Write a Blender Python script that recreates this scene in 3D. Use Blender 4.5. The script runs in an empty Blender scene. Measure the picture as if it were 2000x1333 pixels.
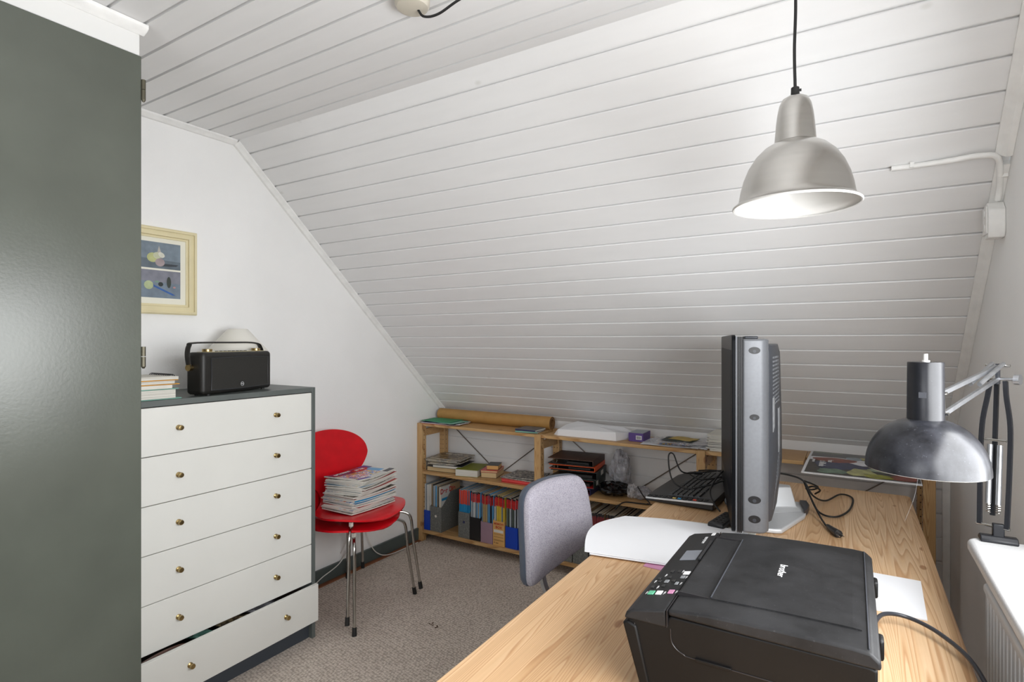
import bpy, math, random
from mathutils import Matrix, Vector

R = random.Random(7)
PI = math.pi
SC = bpy.context.scene
COL = SC.collection

# ------------------------------------------------------------------ camera
cam_d = bpy.data.cameras.new('camera')
cam_d.sensor_width = 36.0
cam_d.lens = 1089.0 / 2000.0 * 36.0
cam_d.clip_start = 0.02
cam = bpy.data.objects.new('camera', cam_d)
COL.objects.link(cam)
cam.location = (0, 0, 1.34)
cam.rotation_euler = (PI / 2, 0, math.radians(31.41))
SC.camera = cam

# ------------------------------------------------------------------ world, light, exposure
w = bpy.data.worlds.new('overcast_sky')
SC.world = w
w.use_nodes = True
w.node_tree.nodes['Background'].inputs[0].default_value = (0.80, 0.90, 1.0, 1)
w.node_tree.nodes['Background'].inputs[1].default_value = 1.0


def area(name, loc, rot, sx, sy, power, color, spread=180):
    l = bpy.data.lights.new(name, 'AREA')
    l.shape = 'RECTANGLE'
    l.size, l.size_y = sx, sy
    l.energy = power
    l.color = color
    l.spread = math.radians(spread)
    o = bpy.data.objects.new(name, l)
    COL.objects.link(o)
    o.location = loc
    o.rotation_euler = rot
    return o


area('daylight_side_window', (0.465, 0.74, 1.30), (0, PI / 2 - 0.24, 0), 0.70, 1.50, 44, (0.98, 0.99, 1.0))
area('added_rear_fill', (-0.75, -1.62, 1.45), (PI / 2, 0, 0), 1.5, 1.1, 18.5, (1.0, 1.0, 1.0))  # added fill light, shining through an invented window behind the camera

SC.view_settings.view_transform = 'Standard'
SC.view_settings.look = 'None'
SC.view_settings.exposure = 0.17
SC.cycles.max_bounces = 16
SC.cycles.diffuse_bounces = 9
SC.view_settings.gamma = 1.0
SC.view_settings.use_curve_mapping = False


# ------------------------------------------------------------------ material helpers
def lin(c):
    out = []
    for v in c[:3]:
        v = v / 255.0
        out.append(v / 12.92 if v <= 0.04045 else ((v + 0.055) / 1.055) ** 2.4)
    return (out[0], out[1], out[2], 1.0)


class NT:
    def __init__(s, name):
        s.m = bpy.data.materials.new(name)
        s.m.use_nodes = True
        s.t = s.m.node_tree
        s.b = s.t.nodes['Principled BSDF']
        s.c = None

    def n(s, typ, **kw):
        nd = s.t.nodes.new(typ)
        for k, v in kw.items():
            if k.startswith('_'):
                setattr(nd, k[1:], v)
            else:
                nd.inputs[k.replace('_', ' ')].default_value = v
        return nd

    def l(s, a, b):
        s.t.links.new(a, b)

    def coord(s, scale=(1, 1, 1), rot=(0, 0, 0), loc=(0, 0, 0), rand=False):
        tc = s.t.nodes.new('ShaderNodeTexCoord')
        mp = s.t.nodes.new('ShaderNodeMapping')
        mp.inputs['Scale'].default_value = scale
        mp.inputs['Rotation'].default_value = rot
        mp.inputs['Location'].default_value = loc
        s.l(tc.outputs['Object'], mp.inputs['Vector'])
        return mp.outputs['Vector']

    def ramp(s, fac, stops, interp='LINEAR'):
        r = s.t.nodes.new('ShaderNodeValToRGB')
        r.color_ramp.interpolation = interp
        el = r.color_ramp.elements
        while len(el) < len(stops):
            el.new(0.5)
        for e, (p, c) in zip(el, stops):
            e.position = p
            e.color = lin(c) if max(c) > 1.01 else (c[0], c[1], c[2], 1)
        s.l(fac, r.inputs['Fac'])
        return r.outputs['Color']

    def bump(s, h, strength, dist=0.01, normal=None):
        b = s.t.nodes.new('ShaderNodeBump')
        b.inputs['Strength'].default_value = strength
        b.inputs['Distance'].default_value = dist
        s.l(h, b.inputs['Height'])
        if normal is not None:
            s.l(normal, b.inputs['Normal'])
        s.l(b.outputs['Normal'], s.b.inputs['Normal'])
        return b.outputs['Normal']

    def mix(s, fac, a, b, typ='MIX'):
        m = s.t.nodes.new('ShaderNodeMix')
        m.data_type = 'RGBA'
        m.blend_type = typ
        for i, v in ((0, fac), (6, a), (7, b)):
            if hasattr(v, 'links'):
                s.l(v, m.inputs[i])
            elif i == 0:
                m.inputs[0].default_value = v
            else:
                m.inputs[i].default_value = lin(v)
        return m.outputs[2]

    def base(s, c):
        if hasattr(c, 'links'):
            s.l(c, s.b.inputs['Base Color'])
        else:
            s.b.inputs['Base Color'].default_value = lin(c)

    def set(s, rough=None, metal=None, **kw):
        if rough is not None:
            s.b.inputs['Roughness'].default_value = rough
        if metal is not None:
            s.b.inputs['Metallic'].default_value = metal
        for k, v in kw.items():
            s.b.inputs[k.replace('_', ' ')].default_value = v


def mat(name, col, rough=0.5, metal=0.0, var=0.06, vscale=6.0, bump=0.0, bscale=200.0, **kw):
    t = NT(name)
    noi = t.n('ShaderNodeTexNoise', Scale=vscale, Detail=4.0)
    t.l(t.coord(), noi.inputs['Vector'])
    d = tuple(max(0, c * (1 - var)) for c in col)
    u = tuple(min(255, c * (1 + var * 0.6)) for c in col)
    t.base(t.ramp(noi.outputs['Fac'], [(0.3, d), (0.7, u)]))
    t.set(rough, metal, **kw)
    if bump > 0:
        n2 = t.n('ShaderNodeTexNoise', Scale=bscale, Detail=3.0)
        t.l(t.coord(), n2.inputs['Vector'])
        t.bump(n2.outputs['Fac'], bump, 0.002)
    return t.m


def wood(name, light, mid, dark, scale=1.0, axis='Y', plank=0.0, rough=0.45, contrast=1.0):
    """pine: rings stretched along one axis, optional glued staves, small knots"""
    t = NT(name)
    tc = t.t.nodes.new('ShaderNodeTexCoord')
    sep = t.t.nodes.new('ShaderNodeSeparateXYZ')
    t.l(tc.outputs['Object'], sep.inputs[0])
    order = {'X': (1, 0, 2), 'Y': (0, 1, 2), 'Z': (0, 2, 1)}[axis]   # (across, along, other)
    ac, al, ot = (sep.outputs[i] for i in order)
    comb = t.t.nodes.new('ShaderNodeCombineXYZ')

    def math_(op, a, b=None, c=None):
        m = t.t.nodes.new('ShaderNodeMath')
        m.operation = op
        for i, v in enumerate((a, b, c)):
            if v is None:
                continue
            if hasattr(v, 'links'):
                t.l(v, m.inputs[i])
            else:
                m.inputs[i].default_value = v
        return m.outputs[0]
    stave = None
    along = al
    if plank > 0:
        q = math_('DIVIDE', ac, plank)
        stave = math_('FLOOR', q)
        wn = t.t.nodes.new('ShaderNodeTexWhiteNoise')
        wn.noise_dimensions = '1D'
        t.l(stave, wn.inputs['W'])
        rnd = wn.outputs['Value']
        along = math_('ADD', al, math_('MULTIPLY', rnd, 13.0))
        ac2 = math_('ADD', ac, math_('MULTIPLY', rnd, 3.7))
    else:
        ac2 = ac
    t.l(math_('MULTIPLY', ac2, 15.0 * scale), comb.inputs[0])
    t.l(math_('MULTIPLY', along, 0.50 * scale), comb.inputs[1])
    t.l(math_('MULTIPLY', ot, 4.0 * scale), comb.inputs[2])
    noi = t.n('ShaderNodeTexNoise', Scale=1.0, Detail=1.0, Roughness=0.35)
    t.l(comb.outputs[0], noi.inputs['Vector'])
    ring = math_('FRACT', math_('MULTIPLY', noi.outputs['Fac'], 36.0))
    colr = t.ramp(ring, [(0.0, light), (0.55, mid), (0.86, dark), (1.0, light)])
    fine = t.n('ShaderNodeTexNoise', Scale=1.0, Detail=3.0)
    c2 = t.t.nodes.new('ShaderNodeCombineXYZ')
    t.l(math_('MULTIPLY', ac2, 260.0), c2.inputs[0])
    t.l(math_('MULTIPLY', along, 6.0), c2.inputs[1])
    t.l(math_('MULTIPLY', ot, 260.0), c2.inputs[2])
    t.l(c2.outputs[0], fine.inputs['Vector'])
    fcol = t.ramp(fine.outputs['Fac'], [(0.25, (0.80, 0.78, 0.74)), (0.7, (1, 1, 1))])
    c = t.mix(0.6, colr, fcol, 'MULTIPLY')
    big = t.n('ShaderNodeTexNoise', Scale=2.2, Detail=2.0)
    t.l(tc.outputs['Object'], big.inputs['Vector'])
    bcol = t.ramp(big.outputs['Fac'], [(0.3, (0.86, 0.83, 0.79)), (0.7, (1, 1, 1))])
    c = t.mix(0.7, c, bcol, 'MULTIPLY')
    if plank > 0:
        scol = t.ramp(rnd, [(0.0, (0.76, 0.68, 0.58)), (0.5, (0.95, 0.91, 0.87)), (1.0, (1, 1, 1))])
        c = t.mix(0.85, c, scol, 'MULTIPLY')
    # knots
    kv = t.n('ShaderNodeTexVoronoi', Scale=1.0)
    kc = t.t.nodes.new('ShaderNodeCombineXYZ')
    t.l(math_('MULTIPLY', ac2, 9.0), kc.inputs[0])
    t.l(math_('MULTIPLY', along, 4.0), kc.inputs[1])
    t.l(math_('MULTIPLY', ot, 0.3), kc.inputs[2])
    t.l(kc.outputs[0], kv.inputs['Vector'])
    kf = t.ramp(kv.outputs['Distance'], [(0.0, (0.45, 0.28, 0.17)), (0.06, (0.50, 0.33, 0.20)), (0.09, (1, 1, 1))])
    c = t.mix(0.8, c, kf, 'MULTIPLY')
    t.base(c)
    t.set(rough)
    t.bump(ring, 0.02, 0.0005)
    return t.m


# ------------------------------------------------------------------ materials
m_board = None


def paint_boards():
    t = NT('white_painted_boards')
    v = t.coord(scale=(1.5, 9, 9))
    n1 = t.n('ShaderNodeTexNoise', Scale=3.0, Detail=6.0)
    t.l(v, n1.inputs['Vector'])
    col = t.ramp(n1.outputs['Fac'], [(0.3, (224, 224, 224)), (0.7, (227, 227, 227))])
    # a few knots and dents shining through the paint
    kv = t.n('ShaderNodeTexVoronoi', Scale=2.6)
    t.l(t.coord(scale=(1, 1.6, 1.6)), kv.inputs['Vector'])
    kf = t.ramp(kv.outputs['Distance'], [(0.0, (0.86, 0.85, 0.82)), (0.02, (0.9, 0.9, 0.88)), (0.045, (1, 1, 1))])
    t.base(t.mix(1.0, col, kf, 'MULTIPLY'))
    t.set(0.42)
    n2 = t.n('ShaderNodeTexNoise', Scale=1.0, Detail=5.0)
    t.l(t.coord(scale=(9, 120, 120)), n2.inputs['Vector'])
    t.bump(n2.outputs['Fac'], 0.06, 0.001)
    return t.m


M = {}
M['boards'] = paint_boards()
M['wall'] = mat('white_wall_paint', (240, 240, 239), 0.75, var=0.02, vscale=2.0, bump=0.35, bscale=160)
M['header'] = mat('white_header_paint', (220, 220, 218), 0.6, var=0.01, vscale=3)
M['trim'] = mat('white_trim_paint', (238, 238, 236), 0.40, var=0.03, vscale=20, bump=0.05, bscale=80)
M['sill'] = mat('white_speckled_laminate', (192, 192, 192), 0.4, var=0.05, vscale=260, bump=0.05, bscale=300)
M['radiator'] = mat('white_radiator_enamel', (214, 214, 214), 0.35, var=0.02)
M['green_door'] = mat('grey_green_door_paint', (86, 90, 82), 0.26, var=0.05, vscale=5, bump=0.08, bscale=120)
M['dresser'] = mat('grey_green_dresser_paint', (94, 100, 98), 0.42, var=0.05, vscale=12)
M['dresser_dark'] = mat('blue_grey_plinth', (62, 68, 76), 0.5, var=0.04)
M['drawer'] = mat('off_white_laminate', (222, 222, 217), 0.38, var=0.015, vscale=3, bump=0.03, bscale=90)
M['drawer_in'] = mat('drawer_inside', (60, 48, 40), 0.7)
M['brass'] = mat('aged_brass', (172, 150, 104), 0.30, 1.0, var=0.12, vscale=60)
M['hinge'] = mat('bronze_hinge', (104, 100, 86), 0.42, 0.8, var=0.08)
M['chrome'] = mat('chrome', (190, 188, 184), 0.16, 1.0, var=0.05, vscale=40)
M['steel'] = mat('zinc_rod', (120, 112, 104), 0.42, 0.8)
M['rubber'] = mat('black_rubber', (22, 22, 22), 0.6)
M['red'] = mat('red_lacquer', (206, 14, 28), 0.27, var=0.05, vscale=14, bump=0.03, bscale=60)
M['red_dark'] = mat('red_lacquer_edge', (150, 16, 26), 0.4)
M['pine_x'] = wood('pine_shelf_boards', (206, 170, 120), (192, 152, 102), (168, 124, 76), 1.2, 'X')
M['pine_z'] = wood('pine_posts', (208, 174, 124), (196, 156, 106), (172, 130, 82), 1.2, 'Z')
M['pine_desk'] = wood('pine_tabletop', (226, 195, 158), (218, 183, 143), (196, 155, 114), 1.0, 'Y', 0.098, 0.40)
M['beech'] = mat('edge_beech', (196, 156, 106), 0.5, var=0.1, vscale=30)
M['paper'] = mat('white_paper', (232, 233, 236), 0.7, var=0.01)
M['paper_warm'] = mat('off_white_paper', (214, 211, 202), 0.75, var=0.04, vscale=12)
M['kraft'] = mat('brown_kraft_paper', (172, 130, 72), 0.55, var=0.05, vscale=20)
M['kraft_in'] = mat('kraft_paper_inside', (120, 86, 48), 0.8)
M['black'] = mat('black_plastic', (26, 26, 28), 0.38, var=0.1)
M['black_soft'] = mat('black_leatherette', (30, 29, 27), 0.48, var=0.10, vscale=40, bump=0.12, bscale=400)
M['black_gloss'] = mat('gloss_black_plastic', (12, 13, 16), 0.08, var=0.02)
M['lcd'] = mat('matt_lcd_panel', (10, 13, 20), 0.35, var=0.05, Specular_IOR_Level=0.04)
M['bezel'] = mat('dark_bezel', (12, 13, 16), 0.30, var=0.03, Specular_IOR_Level=0.10)
M['vent'] = mat('grey_vent_bars', (104, 107, 112), 0.5, var=0.04)
M['grille'] = mat('black_speaker_cloth', (40, 39, 36), 0.8, var=0.1, vscale=200, bump=0.3, bscale=900)
M['silver'] = mat('silver_plastic', (100, 102, 106), 0.46, 0.2, var=0.03, vscale=120)
M['silver_light'] = mat('pale_silver_plastic', (196, 198, 200), 0.38, 0.25, var=0.02)
M['tv_back'] = mat('dark_grey_tv_back', (60, 63, 69), 0.42, 0.1, var=0.05, vscale=60)
M['label'] = mat('pale_label', (128, 130, 133), 0.6, var=0.12, vscale=90)
M['alu'] = None
M['green'] = mat('green_card', (40, 138, 92), 0.6)
M['olive'] = mat('olive_book_cloth', (122, 128, 34), 0.55, var=0.05)
M['blue'] = mat('blue_plastic', (14, 62, 172), 0.38, var=0.05)
M['mauve'] = mat('mauve_card', (150, 122, 136), 0.7, var=0.03)
M['tan'] = mat('tan_card', (206, 160, 96), 0.7, var=0.03)
M['orange'] = mat('orange_plastic', (222, 84, 26), 0.42)
M['ochre'] = mat('ochre_folder', (218, 156, 48), 0.55)
M['teal'] = mat('teal_cover', (122, 176, 160), 0.5)
M['brown'] = mat('brown_leatherette', (78, 52, 42), 0.5, var=0.12, vscale=30, bump=0.1)
M['pink_red'] = mat('coral_binder', (208, 74, 72), 0.35)
M['dark_green'] = mat('dark_green_binder', (34, 46, 42), 0.45)
M['navy'] = mat('navy_cover', (38, 44, 84), 0.5)
M['purple'] = mat('purple_card', (86, 62, 132), 0.5, var=0.08)
M['yellow'] = mat('yellow_card', (198, 172, 96), 0.55)
M['cream'] = mat('cream_frame_paint', (222, 211, 172), 0.38, var=0.03, vscale=10)
M['mat_board'] = mat('passepartout', (232, 230, 216), 0.8, var=0.01)
M['base'] = mat('grey_green_skirting', (78, 88, 86), 0.45, var=0.06)
M['oak'] = mat('red_brown_floor_strip', (138, 88, 58), 0.55, var=0.12, vscale=30)
M['white_cable'] = mat('white_cable', (220, 218, 212), 0.45)
M['rose'] = mat('beige_ceiling_rose', (190, 184, 170), 0.45, var=0.02)
M['shade_white'] = mat('white_enamel_inside', (192, 191, 188), 0.32, var=0.01)
M['opal'] = mat('opal_lampshade', (232, 230, 222), 0.45, var=0.01)
M['screen'] = mat('lcd_grey', (120, 124, 132), 0.2, var=0.04)
M['key'] = mat('black_keycap', (30, 30, 30), 0.42, var=0.08)
M['white_ink'] = mat('white_print', (215, 215, 215), 0.5, var=0.02)
M['red_ink'] = mat('red_print', (176, 62, 38), 0.6, var=0.02)
M['dark_ink'] = mat('dark_print', (70, 48, 30), 0.6, var=0.02)
M['btn_green'] = mat('green_button', (88, 168, 132), 0.4)
M['btn_pink'] = mat('pink_button', (190, 130, 164), 0.4)
M['charcoal'] = mat('charcoal_frame', (52, 54, 60), 0.38, 0.0, var=0.05)
M['arm_black'] = mat('black_lamp_arm', (26, 27, 31), 0.42, var=0.05, Specular_IOR_Level=0.3)
M['blue_grey'] = mat('blue_grey_edging', (78, 86, 100), 0.35, 0.1, var=0.06)


def carpet():
    t = NT('woven_beige_carpet')
    v = t.coord(scale=(1, 1, 1))
    vo = t.n('ShaderNodeTexVoronoi', Scale=120.0, Randomness=0.45)
    t.l(t.coord(scale=(1.0, 0.62, 1), rot=(0, 0, 0.12)), vo.inputs['Vector'])
    col = t.ramp(vo.outputs['Distance'], [(0.0, (232, 222, 212)), (0.35, (216, 205, 194)), (0.7, (166, 155, 144))])
    n = t.n('ShaderNodeTexNoise', Scale=420.0, Detail=2.0)
    t.l(v, n.inputs['Vector'])
    nc = t.ramp(n.outputs['Fac'], [(0.3, (0.90, 0.89, 0.88)), (0.7, (1, 1, 1))])
    col = t.mix(0.8, col, nc, 'MULTIPLY')
    b = t.n('ShaderNodeTexNoise', Scale=3.0, Detail=3.0)
    t.l(v, b.inputs['Vector'])
    bc = t.ramp(b.outputs['Fac'], [(0.3, (0.88, 0.87, 0.86)), (0.7, (1, 1, 1))])
    t.base(t.mix(1.0, col, bc, 'MULTIPLY'))
    t.set(0.95)
    inv = t.ramp(vo.outputs['Distance'], [(0.0, (1, 1, 1)), (0.8, (0, 0, 0))])
    t.bump(inv, 0.5, 0.005)
    return t.m


def fabric():
    t = NT('grey_woven_upholstery')
    vo = t.n('ShaderNodeTexVoronoi', Scale=330.0)
    t.l(t.coord(), vo.inputs['Vector'])
    col = t.ramp(vo.outputs['Distance'], [(0.1, (182, 178, 187)), (0.8, (146, 142, 152))])
    n = t.n('ShaderNodeTexNoise', Scale=60.0, Detail=5.0)
    t.l(t.coord(), n.inputs['Vector'])
    nc = t.ramp(n.outputs['Fac'], [(0.3, (0.92, 0.92, 0.93)), (0.7, (1, 1, 1))])
    t.base(t.mix(0.9, col, nc, 'MULTIPLY'))
    t.set(0.9)
    t.bump(vo.outputs['Distance'], 0.25, 0.001)
    return t.m


def brushed(name, col, rough, scale=(4, 4, 500), metal=1.0):
    t = NT(name)
    n = t.n('ShaderNodeTexNoise', Scale=1.0, Detail=3.0)
    t.l(t.coord(scale=scale), n.inputs['Vector'])
    d = tuple(c * 0.96 for c in col)
    t.base(t.ramp(n.outputs['Fac'], [(0.3, d), (0.7, col)]))
    t.set(rough, metal)
    t.b.inputs['Anisotropic'].default_value = 0.75
    tg = t.n('ShaderNodeTangent', _direction_type='RADIAL', _axis='Z')
    t.l(tg.outputs[0], t.b.inputs['Tangent'])
    return t.m


def dusty(name, base, dust, amount, rough=0.42, scale=3.0):
    """dark plastic with dust and fingermarks of their own shape"""
    t = NT(name)
    n = t.n('ShaderNodeTexNoise', Scale=scale * 3, Detail=8.0, Roughness=0.65)
    t.l(t.coord(), n.inputs['Vector'])
    f = t.ramp(n.outputs['Fac'], [(0.35, (0, 0, 0)), (0.75, (amount, amount, amount))])
    sp = t.n('ShaderNodeTexNoise', Scale=260.0, Detail=1.0)
    t.l(t.coord(), sp.inputs['Vector'])
    f2 = t.ramp(sp.outputs['Fac'], [(0.70, (0, 0, 0)), (0.76, (amount, amount, amount))])
    f3 = t.mix(1.0, f, f2, 'ADD')
    t.base(t.mix(f3, base, dust))
    t.set(rough)
    t.b.inputs['Specular IOR Level'].default_value = 0.25 if 'lamp' not in name and 'enamel' not in name else 0.38
    t.bump(sp.outputs['Fac'], 0.05, 0.0005)
    return t.m


def edges(name, axis, cols, scale):
    """page edges: thin stripes across one axis"""
    t = NT(name)
    sc = {'Z': (2.0, 2.0, scale), 'X': (scale, 2.0, 2.0)}[axis]
    n = t.n('ShaderNodeTexNoise', Scale=1.0, Detail=3.0)
    t.l(t.coord(scale=sc), n.inputs['Vector'])
    t.base(t.ramp(n.outputs['Fac'], [(0.35, cols[1]), (0.6, cols[0])]))
    t.set(0.75)
    return t.m


def cover(name, cols, scale, seed=0.0):
    t = NT(name)
    w1 = t.n('ShaderNodeTexNoise', Scale=scale, Detail=2.0)
    t.l(t.coord(loc=(seed, seed * 2, 0)), w1.inputs['Vector'])
    k = len(cols)
    t.base(t.ramp(w1.outputs['Fac'], [(0.28 + 0.44 * i / k, c) for i, c in enumerate(cols)], 'CONSTANT'))
    t.set(0.32)
    return t.m


def patterned():
    t = NT('grey_marbled_file_card')
    vo = t.n('ShaderNodeTexVoronoi', Scale=75.0, _feature='DISTANCE_TO_EDGE')
    t.l(t.coord(), vo.inputs['Vector'])
    t.base(t.ramp(vo.outputs['Distance'], [(0.03, (120, 121, 117)), (0.12, (94, 96, 93)), (0.4, (102, 104, 101))]))
    t.set(0.7)
    return t.m


def clear_film(name, tint=(235, 235, 238), alpha=0.38):
    t = NT(name)
    t.base(tint)
    t.set(0.18, 0.0)
    n = t.n('ShaderNodeTexNoise', Scale=24.0, Detail=5.0)
    t.l(t.coord(), n.inputs['Vector'])
    a = t.ramp(n.outputs['Fac'], [(0.35, (alpha * 0.45,) * 3), (0.7, (min(1, alpha * 1.7),) * 3)])
    t.l(a, t.b.inputs['Alpha'])
    t.bump(n.outputs['Fac'], 0.8, 0.01)
    return t.m


M['carpet'] = carpet()
M['fabric'] = fabric()
M['alu'] = brushed('brushed_aluminium', (204, 202, 198), 0.24, (2, 2, 60))
M['alu_bar'] = mat('satin_aluminium', (176, 178, 182), 0.32, 0.9, var=0.08, vscale=40)
M['printer'] = dusty('dusty_black_plastic', (20, 20, 21), (70, 70, 72), 0.34, 0.52)
M['printer_side'] = dusty('black_printer_side', (10, 9, 9), (50, 50, 50), 0.08, 0.5)
M['lamp_black'] = dusty('scratched_black_enamel', (12, 13, 17), (120, 122, 132), 0.17, 0.28, 7.0)
M['housing'] = dusty('black_lamp_housing', (16, 17, 22), (110, 112, 120), 0.06, 0.30, 5.0)
M['pages_z'] = edges('page_edges_flat', 'Z', ((226, 224, 216), (168, 164, 154)), 900)
M['pages_z_buff'] = edges('buff_page_edges', 'Z', ((214, 190, 146), (178, 150, 108)), 700)
M['pages_x'] = edges('page_edges_upright', 'X', ((222, 216, 200), (160, 152, 138)), 700)
M['cover_a'] = cover('cover_colour_mix', [(150, 40, 60), (220, 190, 60), (60, 110, 190), (230, 225, 220), (200, 90, 60)], 38)
M['cover_b'] = cover('cover_grey_photo', [(70, 66, 60), (150, 140, 128), (44, 42, 42), (190, 182, 170)], 26, 3)
M['cover_c'] = cover('cover_brown_photo', [(120, 104, 80), (90, 78, 62), (150, 134, 104), (70, 62, 52)], 16, 5)
M['file_grey'] = patterned()
M['film'] = clear_film('clear_plastic_film')
M['film_grey'] = clear_film('smoky_plastic_film', (170, 170, 176), 0.6)
SP = [mat('spine_white', (206, 206, 202), 0.4), mat('spine_blue_grey', (112, 128, 142), 0.4), mat('spine_yellow', (204, 176, 60), 0.4),
      mat('spine_dark', (44, 46, 50), 0.4), mat('spine_grey_green', (104, 122, 110), 0.4), mat('spine_pale', (168, 176, 182), 0.4),
      mat('spine_sky', (96, 160, 206), 0.4), mat('spine_sand', (176, 148, 110), 0.4)]
M['sp_red'] = mat('spine_red', (178, 34, 34), 0.38, var=0.15, vscale=90)
M['sp_orange'] = mat('spine_orange_red', (214, 66, 38), 0.38)
M['sp_cyan'] = mat('spine_cyan', (38, 136, 186), 0.38, var=0.08)
M['sp_black'] = mat('spine_black', (30, 28, 30), 0.4)
M['sp_maroon'] = mat('spine_maroon', (120, 34, 40), 0.4, var=0.2, vscale=80)


# ------------------------------------------------------------------ mesh builder
def catmull(pts, n=8):
    P = [Vector(p) for p in pts]
    P = [P[0] * 2 - P[1]] + P + [P[-1] * 2 - P[-2]]
    out = []
    for i in range(1, len(P) - 2):
        a, b, c, d = P[i - 1], P[i], P[i + 1], P[i + 2]
        for k in range(n):
            t = k / n
            out.append(0.5 * ((2 * b) + (c - a) * t + (2 * a - 5 * b + 4 * c - d) * t * t + (3 * b - a - 3 * c + d) * t ** 3))
    out.append(P[-2])
    return out


class MB:
    def __init__(s, mtx=None):
        s.v, s.f, s.mi = [], [], []
        s.mtx = mtx

    def add(s, vs, fs, mi=0):
        o = len(s.v)
        for v in vs:
            v = Vector(v)
            s.v.append(s.mtx @ v if s.mtx else v)
        for i, f in enumerate(fs):
            s.f.append([o + k for k in f])
            s.mi.append(mi[i] if isinstance(mi, (list, tuple)) else mi)
        return s

    def box(s, lo, hi, mi=0):
        x0, y0, z0 = lo
        x1, y1, z1 = hi
        vs = [(x0, y0, z0), (x1, y0, z0), (x1, y1, z0), (x0, y1, z0), (x0, y0, z1), (x1, y0, z1), (x1, y1, z1), (x0, y1, z1)]
        # faces: bottom, top, -y, +x, +y, -x
        return s.add(vs, [(3, 2, 1, 0), (4, 5, 6, 7), (0, 1, 5, 4), (1, 2, 6, 5), (2, 3, 7, 6), (3, 0, 4, 7)], mi)

    def prism(s, poly, a, b, axis='Z', mi=0, cap=None):
        """poly: 2D points; axis Z -> (x,y), Y -> (x,z), X -> (y,z)"""
        def p3(p, h):
            return {'Z': (p[0], p[1], h), 'Y': (p[0], h, p[1]), 'X': (h, p[0], p[1])}[axis]
        n = len(poly)
        vs = [p3(p, a) for p in poly] + [p3(p, b) for p in poly]
        fs = [tuple(range(n))[::-1], tuple(range(n, 2 * n))] + [(i, (i + 1) % n, n + (i + 1) % n, n + i) for i in range(n)]
        if cap is not None:
            mi = [cap, cap] + [mi] * n
        return s.add(vs, fs, mi)

    def cyl(s, p0, p1, r0, r1=None, seg=16, mi=0):
        r1 = r0 if r1 is None else r1
        p0, p1 = Vector(p0), Vector(p1)
        d = (p1 - p0).normalized()
        u = d.orthogonal().normalized()
        w_ = d.cross(u)
        vs = []
        for p, r in ((p0, r0), (p1, r1)):
            for k in range(seg):
                a = 2 * PI * k / seg
                vs.append(p + (u * math.cos(a) + w_ * math.sin(a)) * r)
        fs = [tuple(range(seg))[::-1], tuple(range(seg, 2 * seg))] + [(k, (k + 1) % seg, seg + (k + 1) % seg, seg + k) for k in range(seg)]
        return s.add(vs, fs, mi)

    def tube(s, pts, r, seg=8, mi=0, flat=None):
        P = [Vector(p) for p in pts]
        n = len(P)
        tan = [(P[min(i + 1, n - 1)] - P[max(i - 1, 0)]).normalized() for i in range(n)]
        u = tan[0].orthogonal().normalized()
        if flat:
            u = Vector(flat)
            u = (u - tan[0] * u.dot(tan[0])).normalized()
        vs = []
        ra, rb = (r if isinstance(r, tuple) else (r, r))
        for i in range(n):
            u = (u - tan[i] * u.dot(tan[i])).normalized()
            w_ = tan[i].cross(u)
            for k in range(seg):
                a = 2 * PI * (k + (0.5 if seg == 4 else 0)) / seg
                vs.append(P[i] + u * math.cos(a) * ra + w_ * math.sin(a) * rb)
        fs = [tuple(range(seg))[::-1], tuple(range((n - 1) * seg, n * seg))]
        for i in range(n - 1):
            for k in range(seg):
                fs.append((i * seg + k, i * seg + (k + 1) % seg, (i + 1) * seg + (k + 1) % seg, (i + 1) * seg + k))
        return s.add(vs, fs, mi)

    def lathe(s, prof, c=(0, 0, 0), seg=40, mi=0, closed=False):
        """prof: (r, z) pairs; mi may be a list per band"""
        n = len(prof)
        vs = []
        for r, z in prof:
            for k in range(seg):
                a = 2 * PI * k / seg
                vs.append((c[0] + r * math.cos(a), c[1] + r * math.sin(a), c[2] + z))
        fs, ms = [], []
        rng = n if closed else n - 1
        for i in range(rng):
            j = (i + 1) % n
            for k in range(seg):
                fs.append((i * seg + k, i * seg + (k + 1) % seg, j * seg + (k + 1) % seg, j * seg + k))
                ms.append(mi[i] if isinstance(mi, (list, tuple)) else mi)
        if not closed:
            if prof[0][0] > 1e-5:
                fs.append(tuple(range(seg))[::-1]); ms.append(mi[0] if isinstance(mi, (list, tuple)) else mi)
            if prof[-1][0] > 1e-5:
                fs.append(tuple(range((n - 1) * seg, n * seg))); ms.append(mi[-1] if isinstance(mi, (list, tuple)) else mi)
        return s.add(vs, fs, ms)

    def sheet(s, fn, nu, nv, th=0.0006, mi=0, down=(0, 0, -1)):
        """thin curved sheet: fn(u, v) -> point, given real thickness"""
        top = [Vector(fn(i / nu, j / nv)) for j in range(nv + 1) for i in range(nu + 1)]
        dn = Vector(down) * th
        vs = top + [p + dn for p in top]
        N = len(top)
        W = nu + 1
        fs = []
        for j in range(nv):
            for i in range(nu):
                a = j * W + i
                fs.append((a, a + 1, a + W + 1, a + W))
                fs.append((N + a + W, N + a + W + 1, N + a + 1, N + a))
        rim = [i for i in range(nu + 1)] + [j * W + nu for j in range(1, nv + 1)] + [nv * W + i for i in range(nu - 1, -1, -1)] + [j * W for j in range(nv - 1, 0, -1)]
        for a, b in zip(rim, rim[1:] + rim[:1]):
            fs.append((b, a, N + a, N + b))
        return s.add(vs, fs, mi)


WM = {}


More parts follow.
